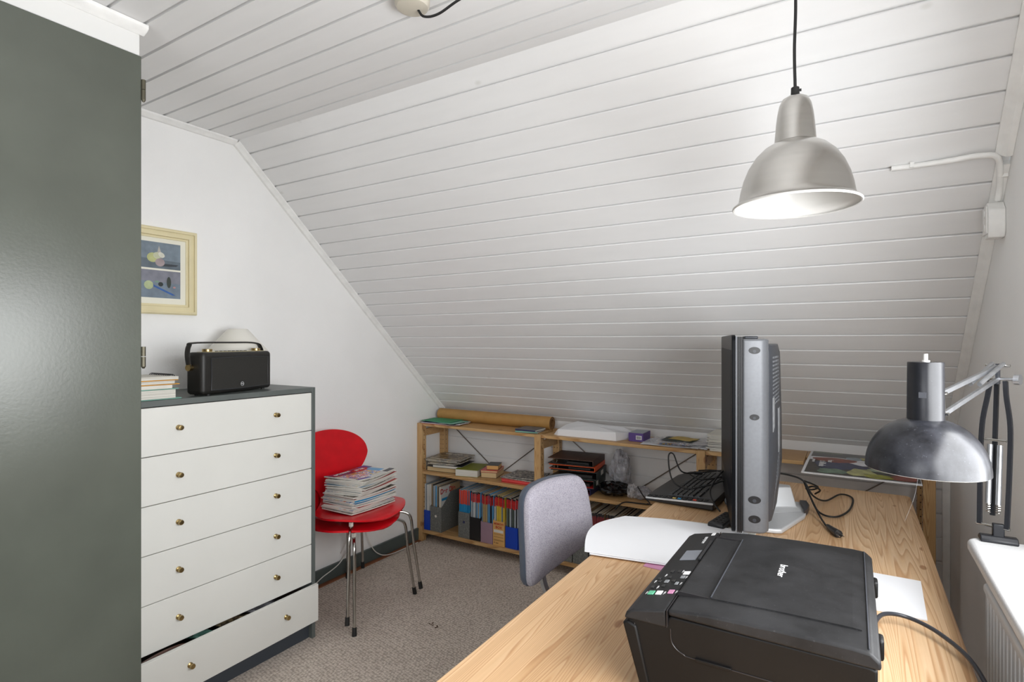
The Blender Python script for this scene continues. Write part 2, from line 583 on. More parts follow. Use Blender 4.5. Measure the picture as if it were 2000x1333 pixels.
def P(name, mb, mats, parent=None, bevel=0.0, seg=2, smooth=True, world=True, subsurf=0, label=None):
    me = bpy.data.meshes.new(name)
    vs = mb.v
    pm = WM.get(parent.name) if parent is not None else None
    if world and pm is not None:
        inv = pm.inverted()
        vs = [inv @ v for v in vs]
    org = Vector((0, 0, 0))
    me.from_pydata([tuple(v) for v in vs], [], mb.f)
    if not isinstance(mats, (list, tuple)):
        mats = [mats]
    for m in mats:
        me.materials.append(m if not isinstance(m, str) else M[m])
    me.polygons.foreach_set('material_index', mb.mi)
    me.update()
    if smooth:
        me.polygons.foreach_set('use_smooth', [True] * len(me.polygons))
        me.set_sharp_from_angle(angle=math.radians(38))
    o = bpy.data.objects.new(name, me)
    COL.objects.link(o)
    if bevel > 0:
        b = o.modifiers.new('bevel', 'BEVEL')
        b.width = bevel
        b.segments = seg
        b.limit_method = 'ANGLE'
        b.angle_limit = math.radians(38)
        b.harden_normals = False
    if subsurf:
        ss = o.modifiers.new('subsurf', 'SUBSURF')
        ss.levels = ss.render_levels = subsurf
    if parent is not None:
        o.parent = parent
        WM[o.name] = pm.copy() if pm is not None else Matrix.Identity(4)
    else:
        WM[o.name] = Matrix.Identity(4)
    if label:
        o['label'] = label
    return o


def T(name, label, cat, loc=(0, 0, 0), rot=0.0, group=None, tilt=None):
    o = bpy.data.objects.new(name, None)
    o.empty_display_size = 0.05
    COL.objects.link(o)
    o.location = loc
    o.rotation_euler = (tilt[0], tilt[1], rot) if tilt else (0, 0, rot)
    o['label'] = label
    o['category'] = cat
    if group:
        o['group'] = group
    WM[o.name] = Matrix.Translation(loc) @ o.rotation_euler.to_matrix().to_4x4()
    return o


def tag(o, label, cat, group=None, kind=None):
    o['label'] = label
    o['category'] = cat
    if group:
        o['group'] = group
    if kind:
        o['kind'] = kind
    return o


def rebase(o, loc):
    """give a single-mesh thing its own origin"""
    me = o.data
    l = Vector(loc)
    for v in me.vertices:
        v.co -= l
    o.location = l
    return o


def structure(name, mb, mats, parent=None, **kw):
    o = P(name, mb, mats, parent, **kw)
    if parent is None:
        o['kind'] = 'structure'
    return o


def text(name, body, size, mtx, m, parent, ext=0.0003, align='CENTER', world=True, bold=0.0):
    cu = bpy.data.curves.new(name, 'FONT')
    cu.body = body
    cu.size = size
    cu.extrude = ext
    cu.offset = bold
    cu.align_x = align
    cu.align_y = 'CENTER'
    cu.space_character = 1.08
    tmp = bpy.data.objects.new(name + '_tmp', cu)
    COL.objects.link(tmp)
    bpy.context.view_layer.update()
    me = bpy.data.meshes.new_from_object(tmp)
    bpy.data.objects.remove(tmp)
    pm = WM.get(parent.name, Matrix.Identity(4)) if parent else Matrix.Identity(4)
    me.transform((pm.inverted() if world else Matrix.Identity(4)) @ mtx)
    me.materials.clear()
    me.materials.append(M[m] if isinstance(m, str) else m)
    o = bpy.data.objects.new(name, me)
    COL.objects.link(o)
    if parent:
        o.parent = parent
    WM[o.name] = pm.copy()
    return o


def frame(origin, xdir, ydir):
    x = Vector(xdir).normalized()
    y = Vector(ydir)
    y = (y - x * y.dot(x)).normalized()
    z = x.cross(y)
    m = Matrix((x, y, z)).transposed().to_4x4()
    m.translation = Vector(origin)
    return m


# ================================================================== THE ROOM
XL, XR, YK, YB = -2.50, 0.375, 3.165, -1.50      # side walls, knee wall, wall behind
YC, ZC = 1.572, 2.288                             # ridge line of the slope
TH = math.radians(42.38)
SL = (math.cos(TH), -math.sin(TH))                # direction down the slope in (y, z)
NS = (math.sin(TH), math.cos(TH))                 # outward normal (up, out of the room)


def slope_pt(s, off=0.0):
    return (YC + SL[0] * s + NS[0] * off, ZC + SL[1] * s + NS[1] * off)


structure('floor', MB().box((XL - 0.1, YB - 0.1, -0.03), (XR + 0.15, YK + 0.1, 0.0)), 'carpet', smooth=False)


def board_profile(joints, length, pt, g=0.0038, dep=0.010):
    """room-side line of a boarded surface with rebated joints"""
    out = [pt(0, 0)]
    for j in joints:
        out += [pt(j - g, 0), pt(j - g, dep), pt(j + g, dep), pt(j + g, 0.0025), pt(j + g + 0.0028, 0)]
    out.append(pt(length, 0))
    return out


def boarded(name, joints, length, pt, x0, x1, th=0.03):
    line = board_profile(joints, length, pt)
    n = len(line)
    back = [pt(length, th), pt(0, th)]
    poly = line + back
    mb = MB()
    vs = [(x0, p[0], p[1]) for p in poly] + [(x1, p[0], p[1]) for p in poly]
    m = len(poly)
    fs = [(i, (i + 1) % m, m + (i + 1) % m, m + i) for i in range(m)]
    mb.add(vs, fs, 0)
    return structure(name, mb, 'boards', smooth=False)


# flat ceiling, from the ridge back to the rear wall
flat_j = [0.046 + 0.0965 * k for k in range(31)]
boarded('ceiling', flat_j, YC - YB, lambda s, o: (YC - s, ZC + o), XL, XR)
# sloping ceiling
slope_j = [0.0722 + 0.0927 * k for k in range(23)]
LS = (YK - YC) / SL[0]
boarded('wall_slope', slope_j, LS, slope_pt, XL, XR)
# knee wall, boarded
ZKN = slope_pt(LS)[1]
boarded('wall_back', [ZKN - z for z in (0.775, 0.6675, 0.559, 0.45, 0.341, 0.232, 0.123)], ZKN, lambda s, o: (YK + o, ZKN - s), XL, XR)

# gable walls: outline follows the slope
gable = [(YB - 0.1, -0.03), (YK + 0.05, -0.03), (YK + 0.05, ZKN), (YC + 0.02, ZC + 0.04), (YB - 0.1, ZC + 0.04)]
structure('wall_left', MB().prism(gable, XL - 0.10, XL, 'X'), 'wall', smooth=False)
wy0, wy1, wz0, wz1 = -0.02, 1.50, 0.93, 1.67
mb = MB()
x0, x1 = XR, XR + 0.10
mb.prism([(YB - 0.1, -0.03), (YK + 0.05, -0.03), (YK + 0.05, ZKN), (3.05, wz0), (YB - 0.1, wz0)], x0, x1, 'X')
mb.prism([(wy1, wz0), (3.05, wz0), slope_pt(0.35), (YC, wz1), (wy1, wz1)], x0, x1, 'X')
mb.prism([(YB - 0.1, wz0), (wy0, wz0), (wy0, wz1), (YB - 0.1, wz1)], x0, x1, 'X')
mb.prism([(YB - 0.1, wz1), (YC, wz1), slope_pt(0.35), (YC + 0.02, ZC + 0.04), (YB - 0.1, ZC + 0.04)], x0, x1, 'X')
structure('wall_right', mb, 'wall', smooth=False)
wn = structure('window_1', MB().box((x0 + 0.06, wy0, wz0), (x0 + 0.095, wy0 + 0.06, wz1)).box((x0 + 0.06, wy1 - 0.06, wz0), (x0 + 0.095, wy1, wz1))
               .box((x0 + 0.06, wy0 + 0.06, wz0), (x0 + 0.095, wy1 - 0.06, wz0 + 0.06)).box((x0 + 0.06, wy0 + 0.06, wz1 - 0.06), (x0 + 0.095, wy1 - 0.06, wz1))
               .box((x0 + 0.065, 0.695, wz0 + 0.06), (x0 + 0.09, 0.745, wz1 - 0.06)), 'trim', bevel=0.004)
# rear wall behind the camera, with an added window opening for fill light
bx0, bx1, bz0, bz1 = -1.45, -0.05, 0.92, 2.0
mb = MB()
mb.box((XL, YB - 0.12, 0), (bx0, YB, ZC)).box((bx1, YB - 0.12, 0), (XR, YB, ZC))
mb.box((bx0, YB - 0.12, 0), (bx1, YB, bz0)).box((bx0, YB - 0.12, bz1), (bx1, YB, ZC))
structure('wall_rear', mb, 'wall', smooth=False)
structure('added_rear_window', MB().box((bx0, YB - 0.09, bz0), (bx0 + 0.05, YB - 0.04, bz1)).box((bx1 - 0.05, YB - 0.09, bz0), (bx1, YB - 0.04, bz1))
          .box((bx0 + 0.05, YB - 0.09, bz0), (bx1 - 0.05, YB - 0.04, bz0 + 0.05)).box((bx0 + 0.05, YB - 0.09, bz1 - 0.05), (bx1 - 0.05, YB - 0.04, bz1)), 'trim', bevel=0.003)  # unseen frame, made up to go with the rear fill light

# closet: header, side, and the green door
CX, CY = -1.83, 0.848
structure('wall_closet', MB().box((XL, YB, 2.198), (CX, CY, ZC)).box((XL, CY - 0.03, 0), (CX - 0.02, CY, 2.198)), 'header', bevel=0.002)
dr = structure('door_1', MB().box((CX - 0.018, 0.02, 0.02), (CX + 0.006, CY + 0.002, 2.196)), 'green_door', bevel=0.002)
structure('door_2', MB().box((CX - 0.018, -0.82, 0.02), (CX + 0.006, 0.016, 2.196)), 'green_door', bevel=0.002)
for zc in (2.096, 1.293):
    h = MB()
    for k, (a, b) in enumerate(((-0.030, -0.001), (0.001, 0.030))):
        h.cyl((CX + 0.008, CY + 0.0065, zc + a), (CX + 0.008, CY + 0.0065, zc + b), 0.006, seg=14)
    h.cyl((CX + 0.008, CY + 0.0065, zc - 0.036), (CX + 0.008, CY + 0.0065, zc - 0.030), 0.003, 0.006, seg=14)
    P('hinge', h, 'hinge', dr)
for (a, b) in ((YB, CY + 0.012),):
    structure('trim_1', MB().prism([(CX, ZC - 0.001), (CX + 0.030, ZC - 0.001), (CX + 0.030, ZC - 0.012), (CX + 0.022, ZC - 0.020), (CX, ZC - 0.028)], a, b, 'Y'), 'trim', bevel=0.002)


def trim_run(name, x, sgn, pts, wd=0.034, ht=0.022):
    """quarter moulding along a gable: pts are (y, z) on the ceiling line"""
    mb = MB()
    for (a, b) in zip(pts[:-1], pts[1:]):
        ya, za = a
        yb, zb = b
        L = math.hypot(yb - ya, zb - za)
        d = ((yb - ya) / L, (zb - za) / L)
        n = (d[1], -d[0])                        # towards the room
        if n[1] > 0:
            n = (-n[0], -n[1])
        prof = [(0.0005, 0.0005), (wd, 0.0005), (wd, ht * 0.35), (wd * 0.72, ht * 0.62), (wd * 0.42, ht), (0.0005, ht)]
        vs = []
        for (yy, zz) in (a, b):
            for (q, h) in prof:
                vs.append((x + sgn * q, yy + n[0] * h, zz + n[1] * h))
        k = len(prof)
        fs = [tuple(range(k)), tuple(range(k, 2 * k))[::-1]] + [(i, (i + 1) % k, k + (i + 1) % k, k + i) for i in range(k)]
        mb.add(vs, fs, 0)
    return structure(name, mb, 'trim', smooth=False)


trim_run('trim_2', XL, 1, [(CY + 0.001, ZC), (YC - 0.006, ZC)])
trim_run('trim_3', XL, 1, [slope_pt(0.004), slope_pt(LS - 0.002)])
trim_run('trim_4', XR, -1, [(YB, ZC), (YC - 0.006, ZC)])
trim_run('trim_5', XR, -1, [slope_pt(0.004), slope_pt(0.625)], 0.036, 0.026)
trim_run('trim_6', XR, -1, [slope_pt(0.655), slope_pt(LS - 0.002)], 0.030, 0.020)
structure('trim_7', MB().box((XR - 0.030, YK - 0.012, 0), (XR - 0.0005, YK - 0.0005, ZKN - 0.03)), 'trim', bevel=0.003)
structure('trim_8', MB().box((XL + 0.001, CY + 0.02, 0.0005), (XL + 0.040, YK - 0.30, 0.006)), 'oak', bevel=0.001)
structure('baseboard_left', MB().box((XL + 0.0005, CY + 0.02, 0.007), (XL + 0.016, YK - 0.001, 0.085)), 'base', bevel=0.002)
structure('baseboard_right', MB().box((XR - 0.015, YB, 0.001), (XR - 0.0005, 2.84, 0.085)), 'base', bevel=0.002)

# window sill: rounded corners
sx0, sx1, sy0, sy1 = 0.218, XR - 0.001, 0.0, 1.612
poly = [(sx1, sy0), (sx1, sy1)]
for k in range(9):
    a = PI / 2 + (PI / 2) * k / 8
    poly.append((sx0 + 0.028 + 0.028 * math.cos(a), sy1 - 0.028 + 0.028 * math.sin(a)))
poly += [(sx0, sy0)]
sl = structure('window_sill', MB().prism(poly[::-1], 0.872, 0.90, 'Z'), 'sill', bevel=0.010, seg=4)

# ================================================================== RADIATOR
rd = T('radiator', 'white ribbed panel radiator fixed to the wall below the window sill', 'radiator', (0.30, 0.9, 0.12))
mb = MB()
y = 0.20
pts = []
while y < 1.585:
    pts += [(0.258, y), (0.252, y + 0.004), (0.252, y + 0.022), (0.258, y + 0.026)]
    y += 0.030
pts += [(0.262, 1.60), (0.340, 1.60), (0.340, 0.20)]
mb.prism([(p[0], p[1]) for p in pts], 0.12, 0.790, 'Z')
P('panel', mb, 'radiator', rd, smooth=False)
P('top_cover', MB().box((0.248, 0.19, 0.782), (0.345, 1.605, 0.803)), 'radiator', rd, bevel=0.006, seg=3)
P('bracket', MB().box((0.340, 1.50, 0.2), (0.3745, 1.53, 0.75)), 'radiator', rd)
P('bracket', MB().box((0.340, 0.30, 0.2), (0.3745, 0.33, 0.75)), 'radiator', rd)
hk = T('wall_knob', 'small white knob on a screw in the wall beyond the radiator', 'knob', (0.37, 1.80, 0.80))
P('screw', MB().cyl((0.3745, 1.80, 0.800), (0.345, 1.80, 0.800), 0.002, seg=8), 'steel', hk)
P('knob_head', MB().cyl((0.352, 1.80, 0.800), (0.330, 1.80, 0.797), 0.005, 0.009, seg=16), 'trim', hk, bevel=0.002)

# ================================================================== CONDUIT AND JUNCTION BOX
def on_slope(x, s, off):
    p = slope_pt(s, -off)
    return (x, p[0], p[1])


cd = T('cable_conduit', 'white plastic conduit bending from the ceiling boards down to the wall box', 'conduit', on_slope(0.25, 0.63, 0))
cpts = [on_slope(0.10, 0.628, 0.006), on_slope(0.16, 0.628, 0.008), on_slope(0.24, 0.622, 0.014), on_slope(0.305, 0.615, 0.020),
        on_slope(0.345, 0.632, 0.020), (0.360, 2.090, 1.790), (0.360, 2.118, 1.750)]
P('pipe', MB().tube(catmull(cpts, 8), 0.008, 10), 'trim', cd)
P('pipe_clip', MB().box((0.352, 2.063, 1.803), (0.3745, 2.10, 1.815)), 'trim', cd, bevel=0.002)
P('pipe_clip', MB().box((0.145, on_slope(0, 0.62, 0.017)[1], on_slope(0, 0.62, 0.017)[2] - 0.004), (0.155, on_slope(0, 0.62, 0.002)[1] + 0.01, on_slope(0, 0.62, 0.002)[2])), 'trim', cd)
jb = T('junction_box', 'white electrical junction box on the right gable below the bent conduit', 'junction box', (XR, 2.13, 1.69))
P('housing', MB().prism([(2.095, 1.655), (2.105, 1.640), (2.150, 1.640), (2.166, 1.655), (2.166, 1.742), (2.120, 1.745), (2.095, 1.72)], 0.336, 0.3745, 'X'), 'trim', jb, bevel=0.003)
P('cover_plate', MB().box((0.332, 2.104, 1.652), (0.336, 2.156, 1.733)), 'trim', jb, bevel=0.002)
for z in (1.672, 1.712):
    P('knockout', MB().cyl((0.332, 2.13, z), (0.3305, 2.13, z), 0.011, seg=20), 'trim', jb)

# ================================================================== DRESSER
DX, DY0, DY1, DZ = -2.075, 0.892, 1.690, 1.131
ds = T('chest_of_drawers', 'tall grey-green chest of six white drawers with brass knobs by the left wall', 'chest of drawers', (-2.28, 1.29, 0))
P('side_panel', MB().box((-2.49, DY1 - 0.018, 0), (DX, DY1, DZ)), 'dresser', ds, bevel=0.0015)
P('side_panel', MB().box((-2.49, DY0, 0), (DX, DY0 + 0.018, DZ)), 'dresser', ds, bevel=0.0015)
P('top_panel', MB().box((-2.49, DY0 + 0.0182, DZ - 0.021), (DX, DY1 - 0.0182, DZ)), 'dresser', ds, bevel=0.0015)
P('back_panel', MB().box((-2.49, DY0 + 0.018, 0.05), (-2.482, DY1 - 0.018, DZ - 0.022)), 'dresser', ds)
P('plinth', MB().box((-2.115, DY0 + 0.0185, 0), (-2.097, DY1 - 0.0185, 0.08)), 'dresser_dark', ds)
zt = [1.1085, 0.938, 0.7677, 0.5974, 0.4258, 0.2529]
for i in range(6):
    top = zt[i] - 0.0015
    bot = (zt[i + 1] if i < 5 else 0.0835) + 0.0015
    dx = 0.024 if i == 5 else -0.001
    f0, f1 = DX - 0.018 + dx, DX + dx
    a, b = DY0 + 0.0205, DY1 - 0.0205
    if i == 5:
        b += 0.016
        a -= 0.0
    if i < 5:
        d = P('drawer', MB().box((f0, a, bot), (f1, b, top)), 'drawer', ds, bevel=0.0012)
    else:                                        # pulled out, a little further at its left end
        top -= 0.003
        d = P('drawer', MB().prism([(f0 + 0.018, a), (f1 + 0.018, a), (f1 + 0.002, b), (f0 + 0.002, b)], bot, top, 'Z'), 'drawer', ds, bevel=0.0012)
    inner = MB()
    inner.box((-2.45, a + 0.012, bot + 0.02), (f0, a + 0.024, top - 0.03))
    inner.box((-2.45, b - 0.040, bot + 0.02), (f0, b - 0.028, top - 0.03))
    inner.box((-2.45, a + 0.012, bot + 0.012), (f0, b - 0.028, bot + 0.02))
    P('drawer_box', inner, 'drawer_in', d)
    for yk in ((1.090, 1.487) if i < 5 else (1.110, 1.515)):
        zk = (top + bot) / 2 + 0.005
        k = MB()
        prof = [(0.0, 0.0), (0.0095, 0.0), (0.0095, 0.003), (0.005, 0.006), (0.005, 0.011), (0.0085, 0.013), (0.0098, 0.018), (0.0085, 0.022), (0.0065, 0.0225), (0.0, 0.0225)]
        k.mtx = Matrix.Translation((f1 + (0.018 - 0.016 * (yk - a) / (b - a) - 0.0005 if i == 5 else 0), yk, zk)) @ Matrix.Rotation(PI / 2, 4, 'Y')
        k.lathe(prof, seg=20)
        P('knob', k, 'brass', d)
# things stuffed in the open drawer
strap = T('leather_belt', 'brown leather belt showing over the edge of the open bottom drawer', 'belt', (-2.08, 0.99, 0.24))
P('strap', MB().tube(catmull([(-2.064, 0.93, 0.226), (-2.064, 0.97, 0.236), (-2.064, 1.03, 0.243), (-2.066, 1.09, 0.238), (-2.075, 1.15, 0.215)], 8), (0.003, 0.010), 8, flat=(1, 0, 0)), 'brown', strap)
for nm, lb, y0, y1, m, zz in (('cloth', 'teal cloth in the gap of the open bottom drawer', 1.16, 1.24, 'teal', 0.225), ('patterned_cloth', 'dark patterned cloth in the gap of the open bottom drawer', 1.25, 1.37, 'cover_c', 0.23),
                         ('plastic_bag', 'dark shiny bag in the gap of the open bottom drawer', 1.38, 1.52, 'film_grey', 0.23)):
    mb = MB()
    mb.sheet(lambda u, v: (-2.064 - 0.09 * u, y0 + (y1 - y0) * v, zz + 0.008 + 0.006 * math.sin(9 * v + 3 * u) + 0.004 * math.sin(21 * v) - 0.02 * u), 10, 14, 0.002)
    tag(rebase(P(nm, mb, m), (-2.17, (y0 + y1) / 2, zz)), lb, 'cloth' if 'cloth' in nm else 'bag')

# ================================================================== ON THE DRESSER
# radio
ra = math.radians(16.0)
rt = T('radio', 'black portable radio with strap handle standing on the chest of drawers', 'radio', (-2.137, 1.366, DZ), ra)
# local: x = depth (front +x), y = width
mb = MB()
P('case', MB().box((-0.082, -0.190, 0.004), (0.0, 0.190, 0.166)), 'black_soft', rt, bevel=0.016, seg=5, world=False)
pl = [(-0.150, 0.020), (-0.148, 0.082), (-0.150, 0.142), (0.0, 0.146), (0.166, 0.142), (0.164, 0.082), (0.166, 0.020), (0.0, 0.017)]
P('speaker_grille', MB().prism(pl[::-1], 0.0, 0.0012, 'X'), 'grille', rt, world=False, smooth=False)
bd = MB()
bd.tube([(0.001, p[0], p[1]) for p in pl + pl[:1]], 0.0012, 6)
P('grille_piping', bd, 'charcoal', rt, world=False)
P('badge', MB().cyl((0.001, 0.010, 0.034), (0.0028, 0.010, 0.034), 0.0080, seg=24), 'black', rt, world=False)
rg = MB()
rg.tube([(0.003, 0.010 + 0.0082 * math.cos(2 * PI * k / 24), 0.034 + 0.0082 * math.sin(2 * PI * k / 24)) for k in range(25)], 0.0009, 6)
P('badge_ring', rg, 'silver_light', rt, world=False)
text('badge_lettering', 'VQ', 0.0095, Matrix.Translation((0.0031, 0.010, 0.034)) @ frame((0, 0, 0), (0, 1, 0), (0, 0, 1)), 'white_ink', rt, world=False)
P('control_plate', MB().box((-0.068, -0.150, 0.1660), (-0.014, 0.165, 0.1672)), 'cream', rt, world=False)
for yy in (-0.128, 0.138):
    P('dial', MB().cyl((-0.040, yy, 0.167), (-0.040, yy, 0.178), 0.018, seg=28), 'brass', rt, world=False, bevel=0.0015)
bt = MB()
for k in range(8):
    bt.box((-0.045, -0.085 + 0.022 * k, 0.1672), (-0.037, -0.073 + 0.022 * k, 0.1700))
P('button_row', bt, 'black', rt, world=False, bevel=0.0008)
hp = catmull([(-0.055, -0.199, 0.108), (-0.055, -0.207, 0.155), (-0.055, -0.200, 0.190), (-0.055, -0.175, 0.2015), (-0.055, 0.0, 0.203), (-0.055, 0.150, 0.2005), (-0.055, 0.185, 0.180), (-0.055, 0.196, 0.14), (-0.055, 0.195, 0.108)], 8)
P('strap_handle', MB().tube(hp, (0.012, 0.0036), 8, flat=(1, 0, 0.35)), 'black_soft', rt, world=False)
for sgn in (-1, 1):
    fx = MB()
    fx.cyl((-0.055, sgn * 0.190, 0.108), (-0.055, sgn * 0.2045, 0.108), 0.0125, seg=24)
    fx.prism([(-0.067, 0.108), (-0.043, 0.108), (-0.046, 0.128), (-0.064, 0.128)], sgn * 0.2005, sgn * 0.2035, 'Y')
    P('handle_mount', fx, 'brass', rt, world=False)
for (fx_, fy) in ((-0.07, -0.15), (-0.015, -0.15), (-0.07, 0.15), (-0.015, 0.15)):
    P('foot', MB().cyl((fx_, fy, 0.0), (fx_, fy, 0.005), 0.007, seg=12), 'rubber', rt, world=False)

# small table lamp behind
tl = T('table_lamp', 'small table lamp with white conical shade half hidden behind the radio', 'lamp', (-2.372, 1.505, DZ))
P('lamp_base', MB().lathe([(0, 0), (0.055, 0), (0.055, 0.008), (0.03, 0.018), (0.012, 0.03), (0.01, 0.15), (0, 0.15)], seg=32), 'shade_white', tl, world=False)
P('lamp_shade', MB().lathe([(0.128, 0.150), (0.130, 0.156), (0.127, 0.165), (0.042, 0.262), (0.038, 0.264), (0.036, 0.260), (0.124, 0.150)], seg=48, closed=True), 'opal', tl, world=False)
P('socket', MB().cyl((0, 0, 0.15), (0, 0, 0.19), 0.014, seg=16), 'shade_white', tl, world=False)
P('shade_ring', MB().cyl((0, 0, 0.258), (0, 0, 0.261), 0.037, seg=32), 'opal', tl, world=False)

# pile of spiral notebooks / folders
z = DZ + 0.0005
lst = [(0.003, 'teal', 0.094, 'paper_teal', 'teal-covered card sheet at the foot of the paper pile on the dresser', 'card'),
       (0.031, 'pages_z', 0.070, 'thick_paper_block', 'thick block of white paper in the pile on the dresser', 'paper'),
       (0.003, 'teal', 0.082, 'plastic_cover', 'thin teal plastic cover between paper blocks on the dresser', 'cover'),
       (0.013, 'paper_warm', 0.060, 'paper_block', 'cream paper block below the orange folders on the dresser', 'paper'),
       (0.003, 'ochre', 0.086, 'folder', 'lower orange card folder in the dresser paper pile', 'folder'),
       (0.011, 'pages_z', 0.066, 'paper_block', 'white paper block between the two orange folders', 'paper'),
       (0.003, 'ochre', 0.082, 'folder', 'upper orange card folder in the dresser paper pile', 'folder'),
       (0.011, 'pages_z', 0.080, 'spiral_notebook', 'white spiral notebook on top of the dresser paper pile', 'notebook')]
for i, (h, m, yy, nm, lb, ct) in enumerate(lst):
    a = MB(Matrix.Translation((-2.18, 1.02, 0)) @ Matrix.Rotation(math.radians(-3 + 1.2 * (i % 3)), 4, 'Z'))
    a.box((-0.115, -0.10, z), (0.085 + 0.004 * (i % 2), yy, z + h))
    r_ = T(nm, lb, ct, (-2.18, 1.02, z))
    P('block', a, m, r_, bevel=0.0008)
    if nm == 'spiral_notebook' or (nm == 'thick_paper_block'):
        sp = MB(a.mtx)
        n = 12 if nm == 'spiral_notebook' else 10
        for q in range(n):
            xq = -0.1 + 0.16 * q / n
            rr = (h / 2 + 0.006)
            sp.tube([(xq, yy - 0.004 + rr * math.cos(t_), z + h / 2 + rr * math.sin(t_)) for t_ in [2 * PI * kk / 14 for kk in range(15)]], 0.0014, 5)
        P('spiral_binding', sp, 'black', r_)
    z += h + 0.0004

# ================================================================== PICTURE
pc = T('framed_picture', 'cream framed still-life prints hanging on the left wall above the radio', 'picture', (XL, 1.18, 1.455))
PX = XL + 0.001
y0, y1, z0, z1 = 0.978, 1.384, 1.453, 1.818
fr = MB()


def frame_ring(mb, y0, y1, z0, z1, wd, xa, xb):
    o = [(y0, z0), (y1, z0), (y1, z1), (y0, z1)]
    i = [(y0 + wd, z0 + wd), (y1 - wd, z0 + wd), (y1 - wd, z1 - wd), (y0 + wd, z1 - wd)]
    vs = [(xa, *p) for p in o] + [(xa, *p) for p in i] + [(xb, *p) for p in o] + [(xb, *p) for p in i]
    fs = []
    for k in range(4):
        j = (k + 1) % 4
        fs += [(k, j, 4 + j, 4 + k), (8 + j, 8 + k, 12 + k, 12 + j), (j, k, 8 + k, 8 + j), (4 + k, 4 + j, 12 + j, 12 + k)]
    mb.add(vs, fs, 0)


frame_ring(fr, y0, y1, z0, z1, 0.034, PX, PX + 0.016)
frame_ring(fr, y0 + 0.004, y1 - 0.004, z0 + 0.004, z1 - 0.004, 0.010, PX + 0.016, PX + 0.024)
frame_ring(fr, y0 + 0.034, y1 - 0.034, z0 + 0.034, z1 - 0.034, 0.010, PX, PX + 0.010)
P('frame', fr, 'cream', pc, bevel=0.002)
P('mat_board', MB().box((PX, y0 + 0.03, z0 + 0.03), (PX + 0.004, y1 - 0.03, z1 - 0.03)), 'mat_board', pc)


def paint(name, polys, x, parent):
    """flat print: each patch a thin raised shape"""
    mats, mb = [], MB()
    for k, (c, pts) in enumerate(polys):
        mm = mat('print_colour', c, 0.55, var=0.10, vscale=25)
        mats.append(mm)
        mb.prism(pts, x + 0.00012 * k, x + 0.00012 * (k + 1) + 0.0001, 'X', mi=k)
    return P(name, mb, mats, parent, smooth=False)


def ell(cy, cz, ry, rz, a=0, n=18):
    return [(cy + ry * math.cos(2 * PI * k / n) * math.cos(a) - rz * math.sin(2 * PI * k / n) * math.sin(a),
             cz + ry * math.cos(2 * PI * k / n) * math.sin(a) + rz * math.sin(2 * PI * k / n) * math.cos(a)) for k in range(n)]


X1 = PX + 0.004
ya, yb_ = 1.045, 1.318
paint('upper_print', [((120, 134, 146), [(ya, 1.646), (yb_, 1.646), (yb_, 1.756), (ya, 1.756)]), ((98, 110, 120), [(ya, 1.646), (yb_, 1.646), (yb_, 1.680), (ya, 1.690)]),
                      ((60, 66, 72), [(1.235, 1.655), (1.300, 1.660), (1.310, 1.668), (1.24, 1.668)]),
                      ((176, 172, 166), [(1.218, 1.690), (1.246, 1.690), (1.230, 1.742)]), ((182, 186, 130), ell(1.205, 1.690, 0.022, 0.020)),
                      ((196, 200, 170), ell(1.223, 1.700, 0.016, 0.014)), ((220, 220, 206), ell(1.240, 1.704, 0.014, 0.010, -0.6)), ((160, 146, 148), ell(1.234, 1.672, 0.019, 0.017))], X1, pc)
paint('lower_print', [((118, 132, 146), [(ya, 1.522), (yb_, 1.522), (yb_, 1.638), (ya, 1.638)]), ((128, 130, 142), [(ya, 1.595), (yb_, 1.585), (yb_, 1.638), (ya, 1.638)]),
                      ((52, 96, 164), [(1.205, 1.578), (1.205, 1.570), (1.285, 1.535), (1.297, 1.536), (1.285, 1.543)]), ((58, 92, 160), [(1.178, 1.590), (1.178, 1.583), (1.21, 1.572), (1.21, 1.578)]),
                      ((176, 188, 146), ell(1.190, 1.574, 0.018, 0.018)), ((58, 66, 60), ell(1.270, 1.590, 0.009, 0.024)), ((42, 50, 50), ell(1.237, 1.580, 0.010, 0.009)),
                      ((196, 150, 150), ell(1.292, 1.570, 0.006, 0.004)), ((120, 150, 132), ell(1.222, 1.590, 0.009, 0.004))], X1, pc)

# ================================================================== RED STACKING CHAIRS
def shell_outline():
    """half-width of the moulded shell against distance along it (0 = seat front, 1 = top of back)"""
    return [(0.00, 0.055), (0.015, 0.105), (0.05, 0.160), (0.12, 0.205), (0.22, 0.228), (0.33, 0.222), (0.42, 0.185), (0.49, 0.125), (0.535, 0.088), (0.575, 0.082), (0.615, 0.100),
            (0.66, 0.155), (0.72, 0.205), (0.785, 0.237), (0.83, 0.240), (0.91, 0.215), (0.955, 0.170), (0.985, 0.110), (1.0, 0.045)]


def interp(tab, t):
    for (a, va), (b, vb) in zip(tab[:-1], tab[1:]):
        if t <= b:
            k = (t - a) / (b - a)
            return va + (vb - va) * k
    return tab[-1][1]


_mid = [(p.x, p.y) for p in catmull([(a, b, 0) for a, b in shell_outline()], 6)]


def shell_half(t):
    if t < 0.23:
        return 0.228 * math.sqrt(max(0.0, 1 - ((0.23 - t) / 0.23) ** 2)) + 0.0005
    if t > 0.82:
        return 0.240 * math.sqrt(max(0.0, 1 - ((t - 0.82) / 0.18) ** 2)) + 0.0005
    return interp(_mid, t)


